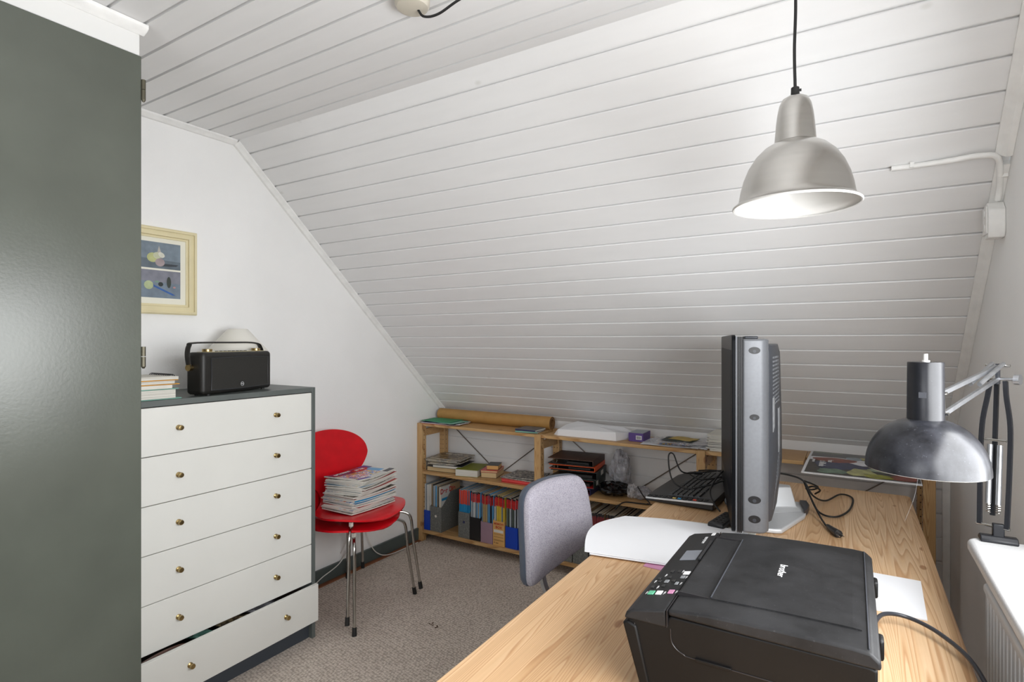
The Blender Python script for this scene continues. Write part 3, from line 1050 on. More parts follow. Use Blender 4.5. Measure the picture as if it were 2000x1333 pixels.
def make_red_chair(label, loc, group, rot):
    # local: +x is the front of the seat
    ch = T('stacking_chair', label, 'chair', loc, math.radians(rot), group)
    prof = catmull([(0.235, 0, 0.428), (0.215, 0, 0.440), (0.15, 0, 0.447), (0.05, 0, 0.440), (-0.06, 0, 0.434), (-0.135, 0, 0.440), (-0.180, 0, 0.480), (-0.200, 0, 0.545), (-0.218, 0, 0.64), (-0.236, 0, 0.73), (-0.252, 0, 0.812)], 6)
    # arc length
    L = [0]
    for a, b in zip(prof[:-1], prof[1:]):
        L.append(L[-1] + (b - a).length)
    tot = L[-1]
    nu = 28
    top, bot = [], []
    rows = 84
    for r in range(rows + 1):
        t = (r / rows)
        # denser ends
        t = 0.5 - 0.5 * math.cos(PI * t)
        d = t * tot
        i = min(range(len(L) - 1), key=lambda q: abs(L[q] - d) if L[q] <= d else 9)
        k = (d - L[i]) / (L[i + 1] - L[i])
        c = prof[i].lerp(prof[i + 1], k)
        tg = (prof[i + 1] - prof[i]).normalized()
        nrm = Vector((-tg.z, 0, tg.x))
        if nrm.z < 0 and t < 0.5:
            nrm = -nrm
        if t >= 0.5 and nrm.x < 0:
            nrm = -nrm
        hw = shell_half(t)
        for q in range(nu + 1):
            s_ = math.sin((q / nu - 0.5) * PI)
            y_ = hw * s_
            dish = (y_ / 0.22) ** 2
            off = 0.022 * dish if t > 0.52 else 0.010 * dish
            p = c + Vector((0, y_, 0)) + nrm * off
            top.append(p)
            bot.append(p - nrm * 0.009)
    mb = MB()
    W = nu + 1
    N = len(top)
    fs = []
    for j in range(rows):
        for i in range(nu):
            a = j * W + i
            fs.append((a, a + W, a + W + 1, a + 1))
            fs.append((N + a + 1, N + a + W + 1, N + a + W, N + a))
    rim = [i for i in range(W)] + [j * W + nu for j in range(1, rows + 1)] + [rows * W + i for i in range(nu - 1, -1, -1)] + [j * W for j in range(rows - 1, 0, -1)]
    for a, b in zip(rim, rim[1:] + rim[:1]):
        fs.append((a, b, N + b, N + a))
    mb.add(top + bot, fs, 0)
    P('seat_shell', mb, 'red', ch, world=False)
    P('seat_boss', MB().cyl((0.0, 0, 0.400), (0.0, 0, 0.432), 0.075, 0.085, seg=32), 'rubber', ch, world=False)
    for (sx, sy) in ((1, -1), (1, 1), (-1, -1), (-1, 1)):
        lg = catmull([(0.02 * sx, 0.02 * sy, 0.408), (0.13 * sx, 0.125 * sy, 0.410), (0.176 * sx, 0.176 * sy, 0.400), (0.196 * sx, 0.196 * sy, 0.365), (0.204 * sx, 0.205 * sy, 0.25), (0.228 * sx, 0.232 * sy, 0.018)], 8)
        l_ = P('leg', MB().tube(lg, 0.0075, 12), 'chrome', ch, world=False)
        P('leg_cap', MB().cyl((0.2255 * sx, 0.2295 * sy, 0.036), (0.2295 * sx, 0.2345 * sy, 0.0), 0.0100, 0.0110, seg=14), 'rubber', l_, world=False)
        P('leg_bracket', MB().box((0.155 * sx - 0.007, 0.153 * sy - 0.007, 0.413), (0.155 * sx + 0.007, 0.153 * sy + 0.007, 0.432)), 'paper_warm', l_, world=False)
    return ch


CH = (-2.182, 1.996)
make_red_chair('lower red stacking chair, mostly hidden beneath its identical twin', (CH[0], CH[1], 0.0), 'two stacked red chairs', 6)
make_red_chair('upper red stacking chair whose seat carries the magazine pile', (-2.166, 2.016, 0.050), 'two stacked red chairs', -4)

# magazines piled on the seat
z = 0.498
pile_mats = [['pages_z', 'cover_b'], ['pages_z', 'sp_cyan'], ['pages_z', 'cover_a'], ['pages_z', SP[5]], ['pages_z', 'sp_red'], ['pages_z', SP[0]]]
NM = 26
ORDP = ('first second third fourth fifth sixth seventh eighth ninth tenth eleventh twelfth thirteenth fourteenth fifteenth sixteenth seventeenth '
        'eighteenth nineteenth twentieth twenty-first twenty-second twenty-third twenty-fourth twenty-fifth twenty-sixth').split()
for k in range(NM):
    h = 0.0052 + 0.0018 * R.random()
    if k == 9:
        h = 0.008
    ang = R.uniform(-6, 6) + (9 if k > 12 else 3)
    cx, cy = -2.155 + R.uniform(-0.007, 0.007) + 0.010 * (k > 14), 2.035 + R.uniform(-0.009, 0.009)
    mt = Matrix.Translation((cx, cy, 0)) @ Matrix.Rotation(math.radians(ang), 4, 'Z')
    hx, hy = 0.108, 0.146
    mb = MB(mt)
    sag = 0.004 + 0.006 * (k / NM)
    lift = 0.0001 * k

    def fnb(u, v, zz):
        x_, y_ = -hx + 2 * hx * u, -hy + 2 * hy * v
        return (x_, y_, zz + sag * (abs(2 * v - 1) ** 2) * (0.9 if v < 0.5 else 0.5) + 0.003 * (u - 0.5) + lift * u * v)
    nu, nv = 4, 8
    top = [fnb(i / nu, j / nv, z + h) for j in range(nv + 1) for i in range(nu + 1)]
    bot = [fnb(i / nu, j / nv, z) for j in range(nv + 1) for i in range(nu + 1)]
    W = nu + 1
    N = len(top)
    fs, ms = [], []
    for j in range(nv):
        for i in range(nu):
            a = j * W + i
            fs += [(a, a + 1, a + W + 1, a + W), (N + a + W, N + a + W + 1, N + a + 1, N + a)]
            ms += [1, 1]
    for i in range(nu):
        fs += [(i + 1, i, N + i, N + i + 1), (nv * W + i, nv * W + i + 1, N + nv * W + i + 1, N + nv * W + i)]
        ms += [0, 0]
    for j in range(nv):
        a, b = j * W, (j + 1) * W
        fs += [(a, b, N + b, N + a), (b + nu, a + nu, N + a + nu, N + b + nu)]
        ms += [1 if k % 5 == 3 else 0, 1 if k == 9 else 0]
    mb.add(top, [], 0)
    mb.v, keep = [], None
    mb.add(top + bot, fs, ms)
    last = k == NM - 1
    mm = pile_mats[k % 6] if k != 9 else ['pages_z', 'sp_cyan']
    if last:
        mm = ['pages_z', SP[0]]
    o = P('magazine', mb, mm, None)
    rebase(o, (cx, cy, z))
    if last:
        tag(o, 'purple and white magazine on top of the pile on the red chair', 'magazine', 'magazines piled on the red chair')
        zt_ = z + h
        topmag, tm_mt = o, mt
        WM[o.name] = Matrix.Translation((cx, cy, z))
    elif k == 9:
        tag(o, 'magazine with bright blue spine halfway down the pile on the red chair', 'magazine', 'magazines piled on the red chair')
    else:
        tag(o, 'magazine ' + ORDP[NM - 1 - k] + ' from the top of the pile on the red chair', 'magazine', 'magazines piled on the red chair')
    z += h + 0.0002


def deco(name, pts, m, parent, mt, z0, curve):
    """print patch lying on a gently curved cover (x, y local)"""
    n = len(pts)
    top = [mt @ Vector((p[0], p[1], curve(p) + z0 + 0.0006)) for p in pts]
    bot = [mt @ Vector((p[0], p[1], curve(p) + z0 - 0.0002)) for p in pts]
    mb = MB()
    mb.add(top + bot, [tuple(range(n)), tuple(range(n, 2 * n))[::-1]] + [(j, i, n + i, n + j) for i, j in zip(range(n), list(range(1, n)) + [0])], 0)
    return P(name, mb, m, parent, smooth=False)


def cv(p):
    v = (p[1] + 0.14) / 0.28
    u = (p[0] + 0.105) / 0.21
    return 0.0100 * (abs(2 * v - 1) ** 2) * (0.9 if v < 0.5 else 0.5) + 0.003 * (u - 0.5) + lift * u * v


def strips(x0, x1, y0, y1, n=8):
    """subdivide a rectangle's long sides so that it follows the sag"""
    return [(x0, y0 + (y1 - y0) * i / n) for i in range(n + 1)][::-1] + [(x1, y0 + (y1 - y0) * i / n) for i in range(n + 1)]


mg_p = mat('magazine_purple', (104, 44, 92), 0.3, var=0.35, vscale=14)
mg_b = mat('magazine_blue', (54, 78, 150), 0.3, var=0.15)
for (nm, a, b, c, d, m) in (('cover_band', -0.104, -0.045, -0.139, 0.139, mg_p), ('cover_photo', -0.044, 0.070, -0.12, 0.075, 'cover_a'), ('cover_corner', -0.104, -0.046, 0.085, 0.139, mg_b),
                            ('cover_strip', 0.078, 0.100, -0.130, -0.040, mg_b), ('cover_block', 0.072, 0.104, 0.080, 0.139, 'charcoal'), ('cover_sky', -0.040, 0.050, 0.078, 0.120, SP[6])):
    n_ = 8
    for i in range(n_):
        pass
    cells = MB()
    for i in range(n_):
        ya_, yb2 = c + (d - c) * i / n_, c + (d - c) * (i + 1) / n_
        q = [(a, ya_), (b, ya_), (b, yb2), (a, yb2)]
        t_ = [tm_mt @ Vector((p[0], p[1], cv(p) + zt_ + 0.0008 + (0.0003 if nm == 'cover_corner' else 0))) for p in q]
        u_ = [tm_mt @ Vector((p[0], p[1], cv(p) + zt_ - 0.0002)) for p in q]
        cells.add(t_ + u_, [(0, 1, 2, 3), (7, 6, 5, 4), (1, 0, 4, 5), (2, 1, 5, 6), (3, 2, 6, 7), (0, 3, 7, 4)], 0)
    P(nm, cells, m, topmag, smooth=False)
spot = [(-0.062 + 0.030 * math.cos(t_), 0.060 + 0.052 * math.sin(t_)) for t_ in [2 * PI * k / 20 for k in range(20)]]
mbs = MB()
tp = [tm_mt @ Vector((p[0], p[1], cv(p) + zt_ + 0.0016)) for p in spot]
bt_ = [tm_mt @ Vector((p[0], p[1], cv(p) + zt_ + 0.0002)) for p in spot]
mbs.add(tp + bt_, [tuple(range(20)), tuple(range(20, 40))[::-1]] + [((i + 1) % 20, i, 20 + i, 20 + (i + 1) % 20) for i in range(20)], 0)
P('cover_spot', mbs, 'sp_red', topmag, smooth=False)
text('cover_lettering', 'SAMVIRKE', 0.026, tm_mt @ frame((-0.078, -0.062, zt_ + 0.0048), (0, 1, 0), (-1, 0, 0)), 'white_ink', topmag, 0.0004, bold=0.0006)
text('spot_lettering', '50 ÅR', 0.024, tm_mt @ frame((-0.062, 0.060, zt_ + 0.0040), (0, 1, 0), (-1, 0, 0)), 'white_ink', topmag, 0.0004, bold=0.0006)

# white cables behind the chairs
cb = T('extension_lead', 'white cable drooping along the skirting behind the red chairs', 'cable', (-2.45, 2.2, 0))
P('cord', MB().tube(catmull([(-2.42, 1.86, 0.010), (-2.455, 1.97, 0.022), (-2.465, 2.05, 0.050), (-2.470, 2.185, 0.090), (-2.472, 2.275, 0.200), (-2.474, 2.31, 0.300), (-2.484, 2.33, 0.43)], 10), 0.0028, 7), 'white_cable', cb)
P('cord', MB().tube(catmull([(-2.484, 2.35, 0.43), (-2.474, 2.365, 0.25), (-2.466, 2.42, 0.105), (-2.462, 2.48, 0.040), (-2.458, 2.56, 0.012), (-2.456, 2.68, 0.006), (-2.460, 2.83, 0.004)], 10), 0.0028, 7), 'white_cable', cb)
P('cord', MB().tube(catmull([(-2.486, 2.29, 0.43), (-2.486, 2.30, 0.32), (-2.486, 2.25, 0.20), (-2.482, 2.20, 0.13)], 8), 0.0022, 7), 'white_cable', cb)
P('socket_plate', MB().box((-2.4995, 2.25, 0.425), (-2.487, 2.39, 0.495)), 'trim', cb, bevel=0.003)
mb = MB()
for k in range(9):
    a, b = R.gauss(0, 0.018), R.gauss(0, 0.014)
    mb.cyl((-1.685 + a, 2.05 + b, 0.0005), (-1.685 + a + 0.004, 2.05 + b + 0.002, 0.004), 0.0035, 0.001, seg=6)
tag(rebase(P('crumbs', mb, 'dark_ink'), (-1.685, 2.05, 0)), 'few dark crumbs lying on the carpet before the shelves', 'crumbs', kind='stuff')

# ================================================================== SHELF RUN
def post(mb, x0, x1, y0, y1, z1, holes=None):
    mb.box((x0, y0, 0.0), (x1, y1, z1))


YF, YR = 2.866, 3.150
PW = 0.043


def side_frame(unit, x0, top=0.7895, mirror=False):
    a = P('post', MB().box((x0, YF, 0), (x0 + PW, YF + 0.044, top)), 'pine_z', unit, bevel=0.002)
    b = P('post', MB().box((x0, YR - 0.044, 0), (x0 + PW, YR, top)), 'pine_z', unit, bevel=0.002)
    P('rail', MB().box((x0 + 0.012, YF + 0.0445, 0.70), (x0 + 0.032, YR - 0.0445, 0.745)), 'pine_x', unit)
    P('rail', MB().box((x0 + 0.012, YF + 0.0445, 0.02), (x0 + 0.032, YR - 0.0445, 0.065)), 'pine_x', unit)
    h = MB()
    zz = 0.10
    while zz < top - 0.03:
        for (yy0, sg) in ((YR - 0.022, 1), (YF + 0.022, 1)):
            for xx in (x0 - 0.0004, x0 + PW + 0.0004):
                h.cyl((xx - 0.0004, yy0, zz), (xx + 0.0004, yy0, zz), 0.0032, seg=10)
        for xx in (x0 + 0.012, x0 + 0.031):
            h.cyl((xx, YR - 0.0444, zz), (xx, YR - 0.0448, zz), 0.0030, seg=10)
        zz += 0.032
    P('peg_holes', h, 'dark_ink', unit)


def shelf_unit(label, xa, xb, shelves, first=True, last=True, tilt=None):
    u = T('shelf_unit', label, 'shelf', ((xa + xb) / 2, 3.0, 0), group='low pine shelf units along the knee wall')
    if first:
        side_frame(u, xa - PW)
    if last:
        side_frame(u, xb)
    for z_ in shelves:
        n = P('shelf_board', MB().box((xa + 0.0005, YF + 0.003, z_ - 0.020), (xb - 0.0005, YR - 0.003, z_)), 'pine_x', u, bevel=0.0015)
    return u


ZTOP, ZMID, ZLOW = 0.790, 0.472, 0.078
u1 = shelf_unit('left low pine shelf unit, in the corner by the red chairs', -2.455, -1.598, (ZMID, ZLOW))
u2 = shelf_unit('middle low pine shelf unit behind the grey office chair', -1.554, -0.668, (ZMID, ZLOW), first=False)
u3 = shelf_unit('right low pine shelf unit behind the desk and television', -0.624, 0.250, (0.40,), first=False)
for (u, a, b) in ((u1, -2.4545, -1.5985), (u2, -1.5535, -0.6685), (u3, -0.6235, -0.190)):
    P('top_board', MB().box((a, YF + 0.002, ZTOP - 0.0175), (b, YR, ZTOP)), 'pine_x', u, bevel=0.002)
P('top_board', MB().box((-0.189, 2.99, ZTOP - 0.0175), (0.2495, YR, ZTOP)), 'pine_x', u3, bevel=0.002)
for u, xa, xb, zlo in ((u1, -2.45, -1.60, 0.12), (u2, -1.55, -0.67, 0.12), (u3, -0.62, 0.245, 0.12)):
    P('cross_brace', MB().tube([(xa, 3.156, 0.765), (xb, 3.156, zlo)], 0.0030, 8), 'steel', u)
    P('cross_brace', MB().tube([(xb, 3.1505, 0.765), (xa, 3.1505, zlo)], 0.0030, 8), 'steel', u)


# ---- magazine files
def magazine_file(x0, x1, hf, hb, m, label, hole=True, zb=ZLOW, yf=2.884, dp=0.235):
    f = T('magazine_file', label, 'magazine file', ((x0 + x1) / 2, yf + dp / 2, zb))
    th = 0.0018
    P('front', MB().box((x0, yf, zb + 0.0005), (x1, yf + th, zb + hf)), m, f)
    P('back', MB().box((x0, yf + dp - th, zb + 0.0005), (x1, yf + dp, zb + hb)), m, f)
    P('bottom', MB().box((x0, yf + th, zb + 0.0005), (x1, yf + dp - th, zb + 0.002)), m, f)
    for xx in (x0, x1 - th):
        pr = [(yf + th, zb + 0.002), (yf + dp - th, zb + 0.002), (yf + dp - th, zb + hb), (yf + 0.10, zb + hb - 0.004), (yf + 0.055, zb + hf + (hb - hf) * 0.45), (yf + 0.02, zb + hf + 0.01), (yf + th, zb + hf)]
        P('side', MB().prism(pr, xx, xx + th, 'X'), m, f, smooth=False)
    if hole:
        P('finger_hole', MB().cyl(((x0 + x1) / 2, yf + 0.0002, zb + hf * 0.62), ((x0 + x1) / 2, yf - 0.0008, zb + hf * 0.62), 0.0085, seg=20), 'yellow' if hole == 2 else ('navy' if hole == 3 else 'paper_warm'), f)
    return f


ORD = ('first second third fourth fifth sixth seventh eighth ninth tenth eleventh twelfth thirteenth fourteenth fifteenth sixteenth seventeenth '
       'eighteenth nineteenth twentieth twenty-first twenty-second twenty-third twenty-fourth twenty-fifth twenty-sixth').split()


def mags(x0, x1, hf, segs, label, group, tall=0.292, zb=ZLOW, yf=2.884, dp=0.205, thick=0.0085, pal=None, lean=0.0, jit=0.006, n=None):
    """upright magazines in one file: spine to the front, banded spine colours"""
    n = n or max(3, int((x1 - x0 - 0.004) / thick))
    tk = (x1 - x0 - 0.005) / n
    for k in range(n):
        a = x0 + 0.0025 + tk * k
        b = a + tk * 0.985
        y0 = yf + 0.0025 + R.uniform(0, 0.012)
        t_ = tall + R.uniform(-jit, jit)
        zs = [zb + 0.0025]
        names = []
        low = R.choice(pal) if pal else R.choice(SP)
        for (frac, mm) in segs:
            zs.append(zb + 0.0025 + t_ * frac)
            names.append(low if mm is None else M[mm])
        mats = [M['pages_x']] + names
        mb = MB()
        for i in range(len(names)):
            mi = [0, 0, i + 1, i + 1, 0, i + 1]
            z0_, z1_ = zs[i], zs[i + 1]
            vs = [(a, y0, z0_), (b, y0, z0_), (b, y0 + dp, z0_), (a, y0 + dp, z0_), (a, y0, z1_), (b, y0, z1_), (b, y0 + dp, z1_), (a, y0 + dp, z1_)]
            if lean:
                vs = [(v[0] + lean * (v[2] - zb), v[1], v[2]) for v in vs]
            fcs = [(0, 1, 5, 4), (1, 2, 6, 5), (2, 3, 7, 6), (3, 0, 4, 7)]
            mm_ = [i + 1, 1, 0, 1]
            if i == 0:
                fcs.append((3, 2, 1, 0)); mm_.append(0)
            if i == len(names) - 1:
                fcs.append((4, 5, 6, 7)); mm_.append(0)
            mb.add(vs, fcs, mm_)
        o = P('magazine', mb, mats, None, smooth=False)
        rebase(o, ((a + b) / 2, y0 + dp / 2, zb))
        tag(o, ORD[k] + ' from left, ' + label, 'magazine', group)


RB = ((0.79, None), (0.965, 'sp_red'), (1.0, 'sp_black'))
magazine_file(-2.452, -2.401, 0.130, 0.26, 'blue', 'narrow blue magazine file, leftmost on the bottom shelf', hole=False)
mags(-2.452, -2.401, 0.13, ((1.0, None),), 'pale upright magazine in the leftmost blue file', 'magazines in the leftmost blue file', 0.300, pal=[SP[0], SP[5], SP[0], SP[1]])
magazine_file(-2.398, -2.306, 0.165, 0.255, 'file_grey', 'grey marbled magazine file beside the leftmost blue file', hole=1)
mags(-2.398, -2.328, 0.165, ((1.0, None),), 'mixed upright magazine in the grey file beside the leftmost blue file', 'magazines in the left grey file', 0.302, pal=[SP[0], SP[7], SP[6], SP[5], SP[3]])
# one magazine shows its cover at the open side of the grey file
o = T('magazine', 'magazine with white cover and red title at the open side of the left grey file', 'magazine', (-2.318, 2.99, ZLOW))
P('cover', MB().box((-2.327, 2.8875, ZLOW + 0.003), (-2.3105, 3.095, ZLOW + 0.298)), ['pages_x'], o, smooth=False)
P('cover_face', MB().box((-2.3105, 2.888, ZLOW + 0.003), (-2.3098, 2.985, ZLOW + 0.297)), SP[0], o, smooth=False)
P('cover_photo', MB().box((-2.3105, 2.985, ZLOW + 0.003), (-2.3098, 3.094, ZLOW + 0.297)), SP[7], o, smooth=False)
P('cover_stripe', MB().box((-2.3098, 2.893, ZLOW + 0.205), (-2.3094, 2.975, ZLOW + 0.222)), 'sp_cyan', o, smooth=False)
text('title_lettering', 'Der Die', 0.045, frame((-2.3094, 2.960, ZLOW + 0.266), (0, 1, 0), (0, 0, 1)), 'sp_red', o, 0.0003, bold=0.0012)

F2 = [(-2.166, -2.078, 0.165, 'file_grey', 'grey marbled magazine file holding the cyan and orange magazines', 3, ((0.70, 'sp_cyan'), (1.0, 'sp_orange')), 'cyan and orange magazine in the grey file left of the black file', None),
      (-2.074, -1.995, 0.145, 'black', 'black magazine file between the grey and mauve files', 0, RB, 'red-topped magazine in the black file', None),
      (-1.991, -1.902, 0.130, 'mauve', 'mauve magazine file left of the tan printed one', 0, RB, 'red-topped magazine in the mauve file', None),
      (-1.899, -1.815, 0.152, 'tan', 'tan cardboard magazine file printed with red letters', 0, RB, 'red-topped magazine in the tan printed file', [SP[2], SP[2], SP[0], SP[1]]),
      (-1.808, -1.722, 0.130, 'blue', 'blue magazine file to the right of the tan printed one', 0, RB, 'red-topped magazine in the blue file beside the tan one', [SP[4], SP[3], SP[5], SP[4]]),
      (-1.716, -1.632, 0.130, 'blue', 'blue magazine file by the post, cut by the office chair back', 0, RB, 'red-topped magazine in the blue file next to the shelf post', [SP[4], SP[3], SP[5], SP[2]])]
files = {}
for (a, b, hf, m, lb, hole, segs, mlb, pal) in F2:
    files[m + str(a)] = magazine_file(a, b, hf, 0.255, m, lb, hole=hole)
    mags(a, b, hf, segs, mlb, mlb.replace('magazine', 'magazines', 1), 0.300, pal=pal, thick=0.0080)
tf = files['tan-1.899']
text('file_lettering', 'MEMOVI', 0.0175, frame((-1.857, 2.8835, ZLOW + 0.134), (1, 0, 0), (0, 0, 1)), 'red_ink', tf, 0.0003, bold=0.0006)
text('file_lettering', 'BOX', 0.021, frame((-1.857, 2.8835, ZLOW + 0.113), (1, 0, 0), (0, 0, 1)), 'red_ink', tf, 0.0003, bold=0.0008)
ln = MB()
ln.box((-1.893, 2.8832, ZLOW + 0.081), (-1.824, 2.884, ZLOW + 0.098), 0)
for zz in (0.070, 0.053, 0.036, 0.031):
    ln.box((-1.893, 2.8832, ZLOW + zz), (-1.822, 2.884, ZLOW + zz + 0.0012), 1)
ln.cyl((-1.888, 2.884, ZLOW + 0.018), (-1.888, 2.8832, ZLOW + 0.018), 0.0028, seg=12, mi=1)
ln.box((-1.878, 2.8832, ZLOW + 0.015), (-1.860, 2.884, ZLOW + 0.018), 1)
P('printed_form', ln, ['paper_warm', 'dark_ink'], tf, smooth=False)
o = tag(rebase(P('index_card', MB().box((-1.690, 2.94, ZLOW + 0.27), (-1.6895, 3.03, ZLOW + 0.345)), 'yellow'), (-1.69, 2.98, ZLOW + 0.27)), 'yellow card sticking up from the file next to the shelf post', 'card')

# bottom shelf, middle unit
xs = -1.552
k = 0
while xs < -1.0:
    x1_ = xs + 0.092
    m = 'file_grey'
    lbs = ['behind the office chair stem', 'beside the desk edge', 'past the white paper', 'second from the right', 'below the bubble-wrapped parcels', 'rightmost']
    magazine_file(xs, x1_, 0.165, 0.25, m, 'grey marbled file low in the middle unit, ' + lbs[min(k, 5)],
                  hole=2 if k == 2 else (1 if k < 2 else 0))
    mags(xs, x1_, 0.165, ((0.70, None), (0.94, 'sp_maroon'), (1.0, 'sp_black')), 'dark red topped magazine in the grey file ' + lbs[min(k, 5)], 'magazines on the bottom shelf of the middle unit', 0.300, pal=[SP[3], SP[1], SP[7]], thick=0.0078)
    xs = x1_ + 0.006
    k += 1


# ---- books and papers on the middle shelf, left unit
def slab(name, label, cat, cx, cy, z0, sx, sy, h, ang, mats, group=None, cover_=None, spine=None, bev=0.0006):
    """book or booklet lying flat: page block with covers"""
    t_ = T(name, label, cat, (cx, cy, z0), math.radians(ang), group)
    c_ = 0.0014 if cover_ else 0
    P('pages', MB().box((-sx / 2 + 0.002, -sy / 2 + 0.002, c_), (sx / 2 - 0.002, sy / 2 - 0.002, h - c_)), mats, t_, world=False, bevel=bev)
    if cover_:
        cm = MB().box((-sx / 2, -sy / 2, 0), (sx / 2, sy / 2, c_)).box((-sx / 2, -sy / 2, h - c_), (sx / 2, sy / 2, h))
        if spine == '+x':
            cm.box((sx / 2 - 0.0018, -sy / 2, c_), (sx / 2, sy / 2, h - c_))
        elif spine == '+y':
            cm.box((-sx / 2, sy / 2 - 0.0018, c_), (sx / 2, sy / 2, h - c_))
        elif spine == '-y':
            cm.box((-sx / 2, -sy / 2, c_), (sx / 2, -sy / 2 + 0.0018, h - c_))
        P('cover', cm, cover_, t_, world=False)
    return t_


zb = ZMID + 0.0005
slab('book', 'thick buff book at the foot of the left pile on the middle shelf', 'book', -2.335, 3.00, zb, 0.225, 0.19, 0.030, 8, 'pages_z_buff', cover_='sp_black')
slab('book', 'grey-covered white book second in the left pile on the middle shelf', 'book', -2.29, 3.00, zb + 0.0305, 0.215, 0.20, 0.017, 10, 'pages_z', cover_='charcoal')
zz = zb + 0.048
for k in range(6):
    h = 0.0065
    slab('magazine', 'old magazine ' + ORD[5 - k] + ' from the top of the left pile on the middle shelf' if k < 5 else 'old magazine with pale title on top of the left pile on the middle shelf', 'magazine', -2.325 + R.uniform(-0.015, 0.015), 3.0 + R.uniform(-0.008, 0.008), zz, 0.24 if k > 1 else 0.20, 0.20, h,
         R.uniform(-4, 9) + 6, 'paper_warm', group='old magazines on the middle shelf', cover_='cover_c')
    zz += h + 0.0004
lastm = [o for o in COL.objects if o.get('label', '').startswith('old magazine with pale title')][0]
text('title_lettering', 'TEMPO', 0.040, Matrix.Translation((-0.02, 0.055, 0.0067)), 'paper_warm', lastm, 0.0003, world=False, bold=0.001)
slab('book', 'thick olive green hardback on the middle shelf', 'book', -2.13, 2.985, zb, 0.155, 0.200, 0.044, 14, 'pages_z', cover_='olive')
slab('book', 'thick cream paperback under the black pocket book', 'book', -1.985, 3.01, zb, 0.105, 0.155, 0.034, 14, 'pages_z_buff', cover_='brown')
slab('book', 'thin pinkish book between the paperback and the black pocket book', 'book', -1.985, 3.01, zb + 0.0345, 0.110, 0.16, 0.012, 16, 'pages_z_buff', cover_='pink_red')
slab('book', 'small black pocket book with gilt edges on the cream paperback', 'book', -1.975, 3.015, zb + 0.047, 0.078, 0.108, 0.027, 20, 'tan', cover_='black')
slab('ring_binder', 'coral red flat binder on the middle shelf against the post', 'binder', -1.735, 2.985, zb, 0.235, 0.175, 0.022, 4, 'pink_red', cover_='pink_red', bev=0.006)
slab('magazine', 'dark photo magazine lying on the coral red binder', 'magazine', -1.745, 2.998, zb + 0.0225, 0.225, 0.19, 0.006, -3, 'paper_warm', cover_='cover_b')
slab('magazine', 'grey photo magazine topmost above the coral red binder', 'magazine', -1.725, 3.012, zb + 0.029, 0.225, 0.19, 0.006, 7, 'paper_warm', cover_='cover_b')

# ---- top of the left unit
zz = ZTOP + 0.0005
zl = [('folder', 'red folder at the bottom of the pile under the green folder', 'pink_red'), ('folder', 'clear plastic wallet in the pile under the green folder', 'film'), ('folder', 'white folder in the pile under the green folder', 'paper'),
      ('folder', 'dark photo leaflet in the pile under the green folder', 'cover_b'), ('folder', 'blue folder in the pile under the green folder', 'navy'), ('folder', 'teal folder in the pile under the green folder', 'teal'), ('folder', 'green card folder on top of the pile by the paper roll', 'green')]
for k, (nm, lb, m) in enumerate(zl):
    ang = (3, -6, 8, -3, 6, -8, 4)[k]
    sx = (0.27, 0.30, 0.29, 0.30, 0.26, 0.28, 0.24)[k]
    mb = MB(Matrix.Translation((-2.325 + 0.006 * (k % 3) - (0.02 if k == 6 else 0), 2.95 - 0.004 * (k % 2), zz)) @ Matrix.Rotation(math.radians(ang), 4, 'Z'))
    mb.sheet(lambda u, v: (-sx / 2 + sx * u, -0.085 + 0.155 * v, 0.0022 + 0.0012 * u * u + 0.0006 * math.sin(7 * u + k)), 10, 4, 0.0018)
    tag(rebase(P(nm, mb, m), (-2.325, 2.95, zz)), lb, 'folder', 'folders under the paper roll')
    zz += 0.0030

rl = T('paper_roll', 'long roll of brown kraft paper lying along the shelf top', 'paper roll', (-2.05, 3.070, ZTOP), 0)
mb = MB()
seg = 40
ro, ri = 0.040, 0.024
xa_, xb_ = -2.462, -1.585
vs, fs = [], []
prof = []
for k in range(90):
    a = 2 * PI * k / 40
    rr = ro - (ro - 0.033) * k / 89
    prof.append((3.073 + rr * math.cos(a - 2.1), ZTOP + 0.0405 + rr * math.sin(a - 2.1)))
ring = MB()
outer = [(3.073 + ro * math.cos(2 * PI * k / seg), ZTOP + 0.0405 + ro * math.sin(2 * PI * k / seg)) for k in range(seg)]
inner = [(3.073 + ri * math.cos(2 * PI * k / seg), ZTOP + 0.0405 + ri * math.sin(2 * PI * k / seg)) for k in range(seg)]
vs = [(xa_, *p) for p in outer] + [(xb_, *p) for p in outer] + [(xa_, *p) for p in inner] + [(xb_, *p) for p in inner]
ms = []
for k in range(seg):
    j = (k + 1) % seg
    fs += [(k, j, seg + j, seg + k), (2 * seg + j, 2 * seg + k, 3 * seg + k, 3 * seg + j), (seg + k, seg + j, 3 * seg + j, 3 * seg + k), (j, k, 2 * seg + k, 2 * seg + j)]
    ms += [0, 1, 1, 1]
ring.add(vs, fs, ms)
P('rolled_paper', ring, ['kraft', 'kraft_in'], rl)
P('loose_edge', MB().sheet(lambda u, v: (xa_ + 0.01 + (xb_ - xa_ - 0.01) * u, 3.073 - 0.0405 * math.sin(0.35 + 0.75 * v) - 0.004 * v * v, ZTOP + 0.0405 - 0.0405 * math.cos(0.35 + 0.75 * v) + 0.003 * v), 6, 6, 0.0008), 'kraft', rl)

for k, (m, lb) in enumerate((('teal', 'lower plastic disc case beside the end of the paper roll'), ('navy', 'upper plastic disc case beside the end of the paper roll'))):
    t_ = slab('disc_case', lb, 'disc case', -1.672 + 0.006 * k, 2.948 - 0.004 * k, ZTOP + 0.0005 + 0.0109 * k, 0.142, 0.125, 0.0104, 8 - 10 * k, 'paper_warm', cover_='silver')
    P('inlay_spine', MB().box((-0.071, -0.0632, 0.002), (0.071, -0.0622, 0.0085)), m, t_, world=False)

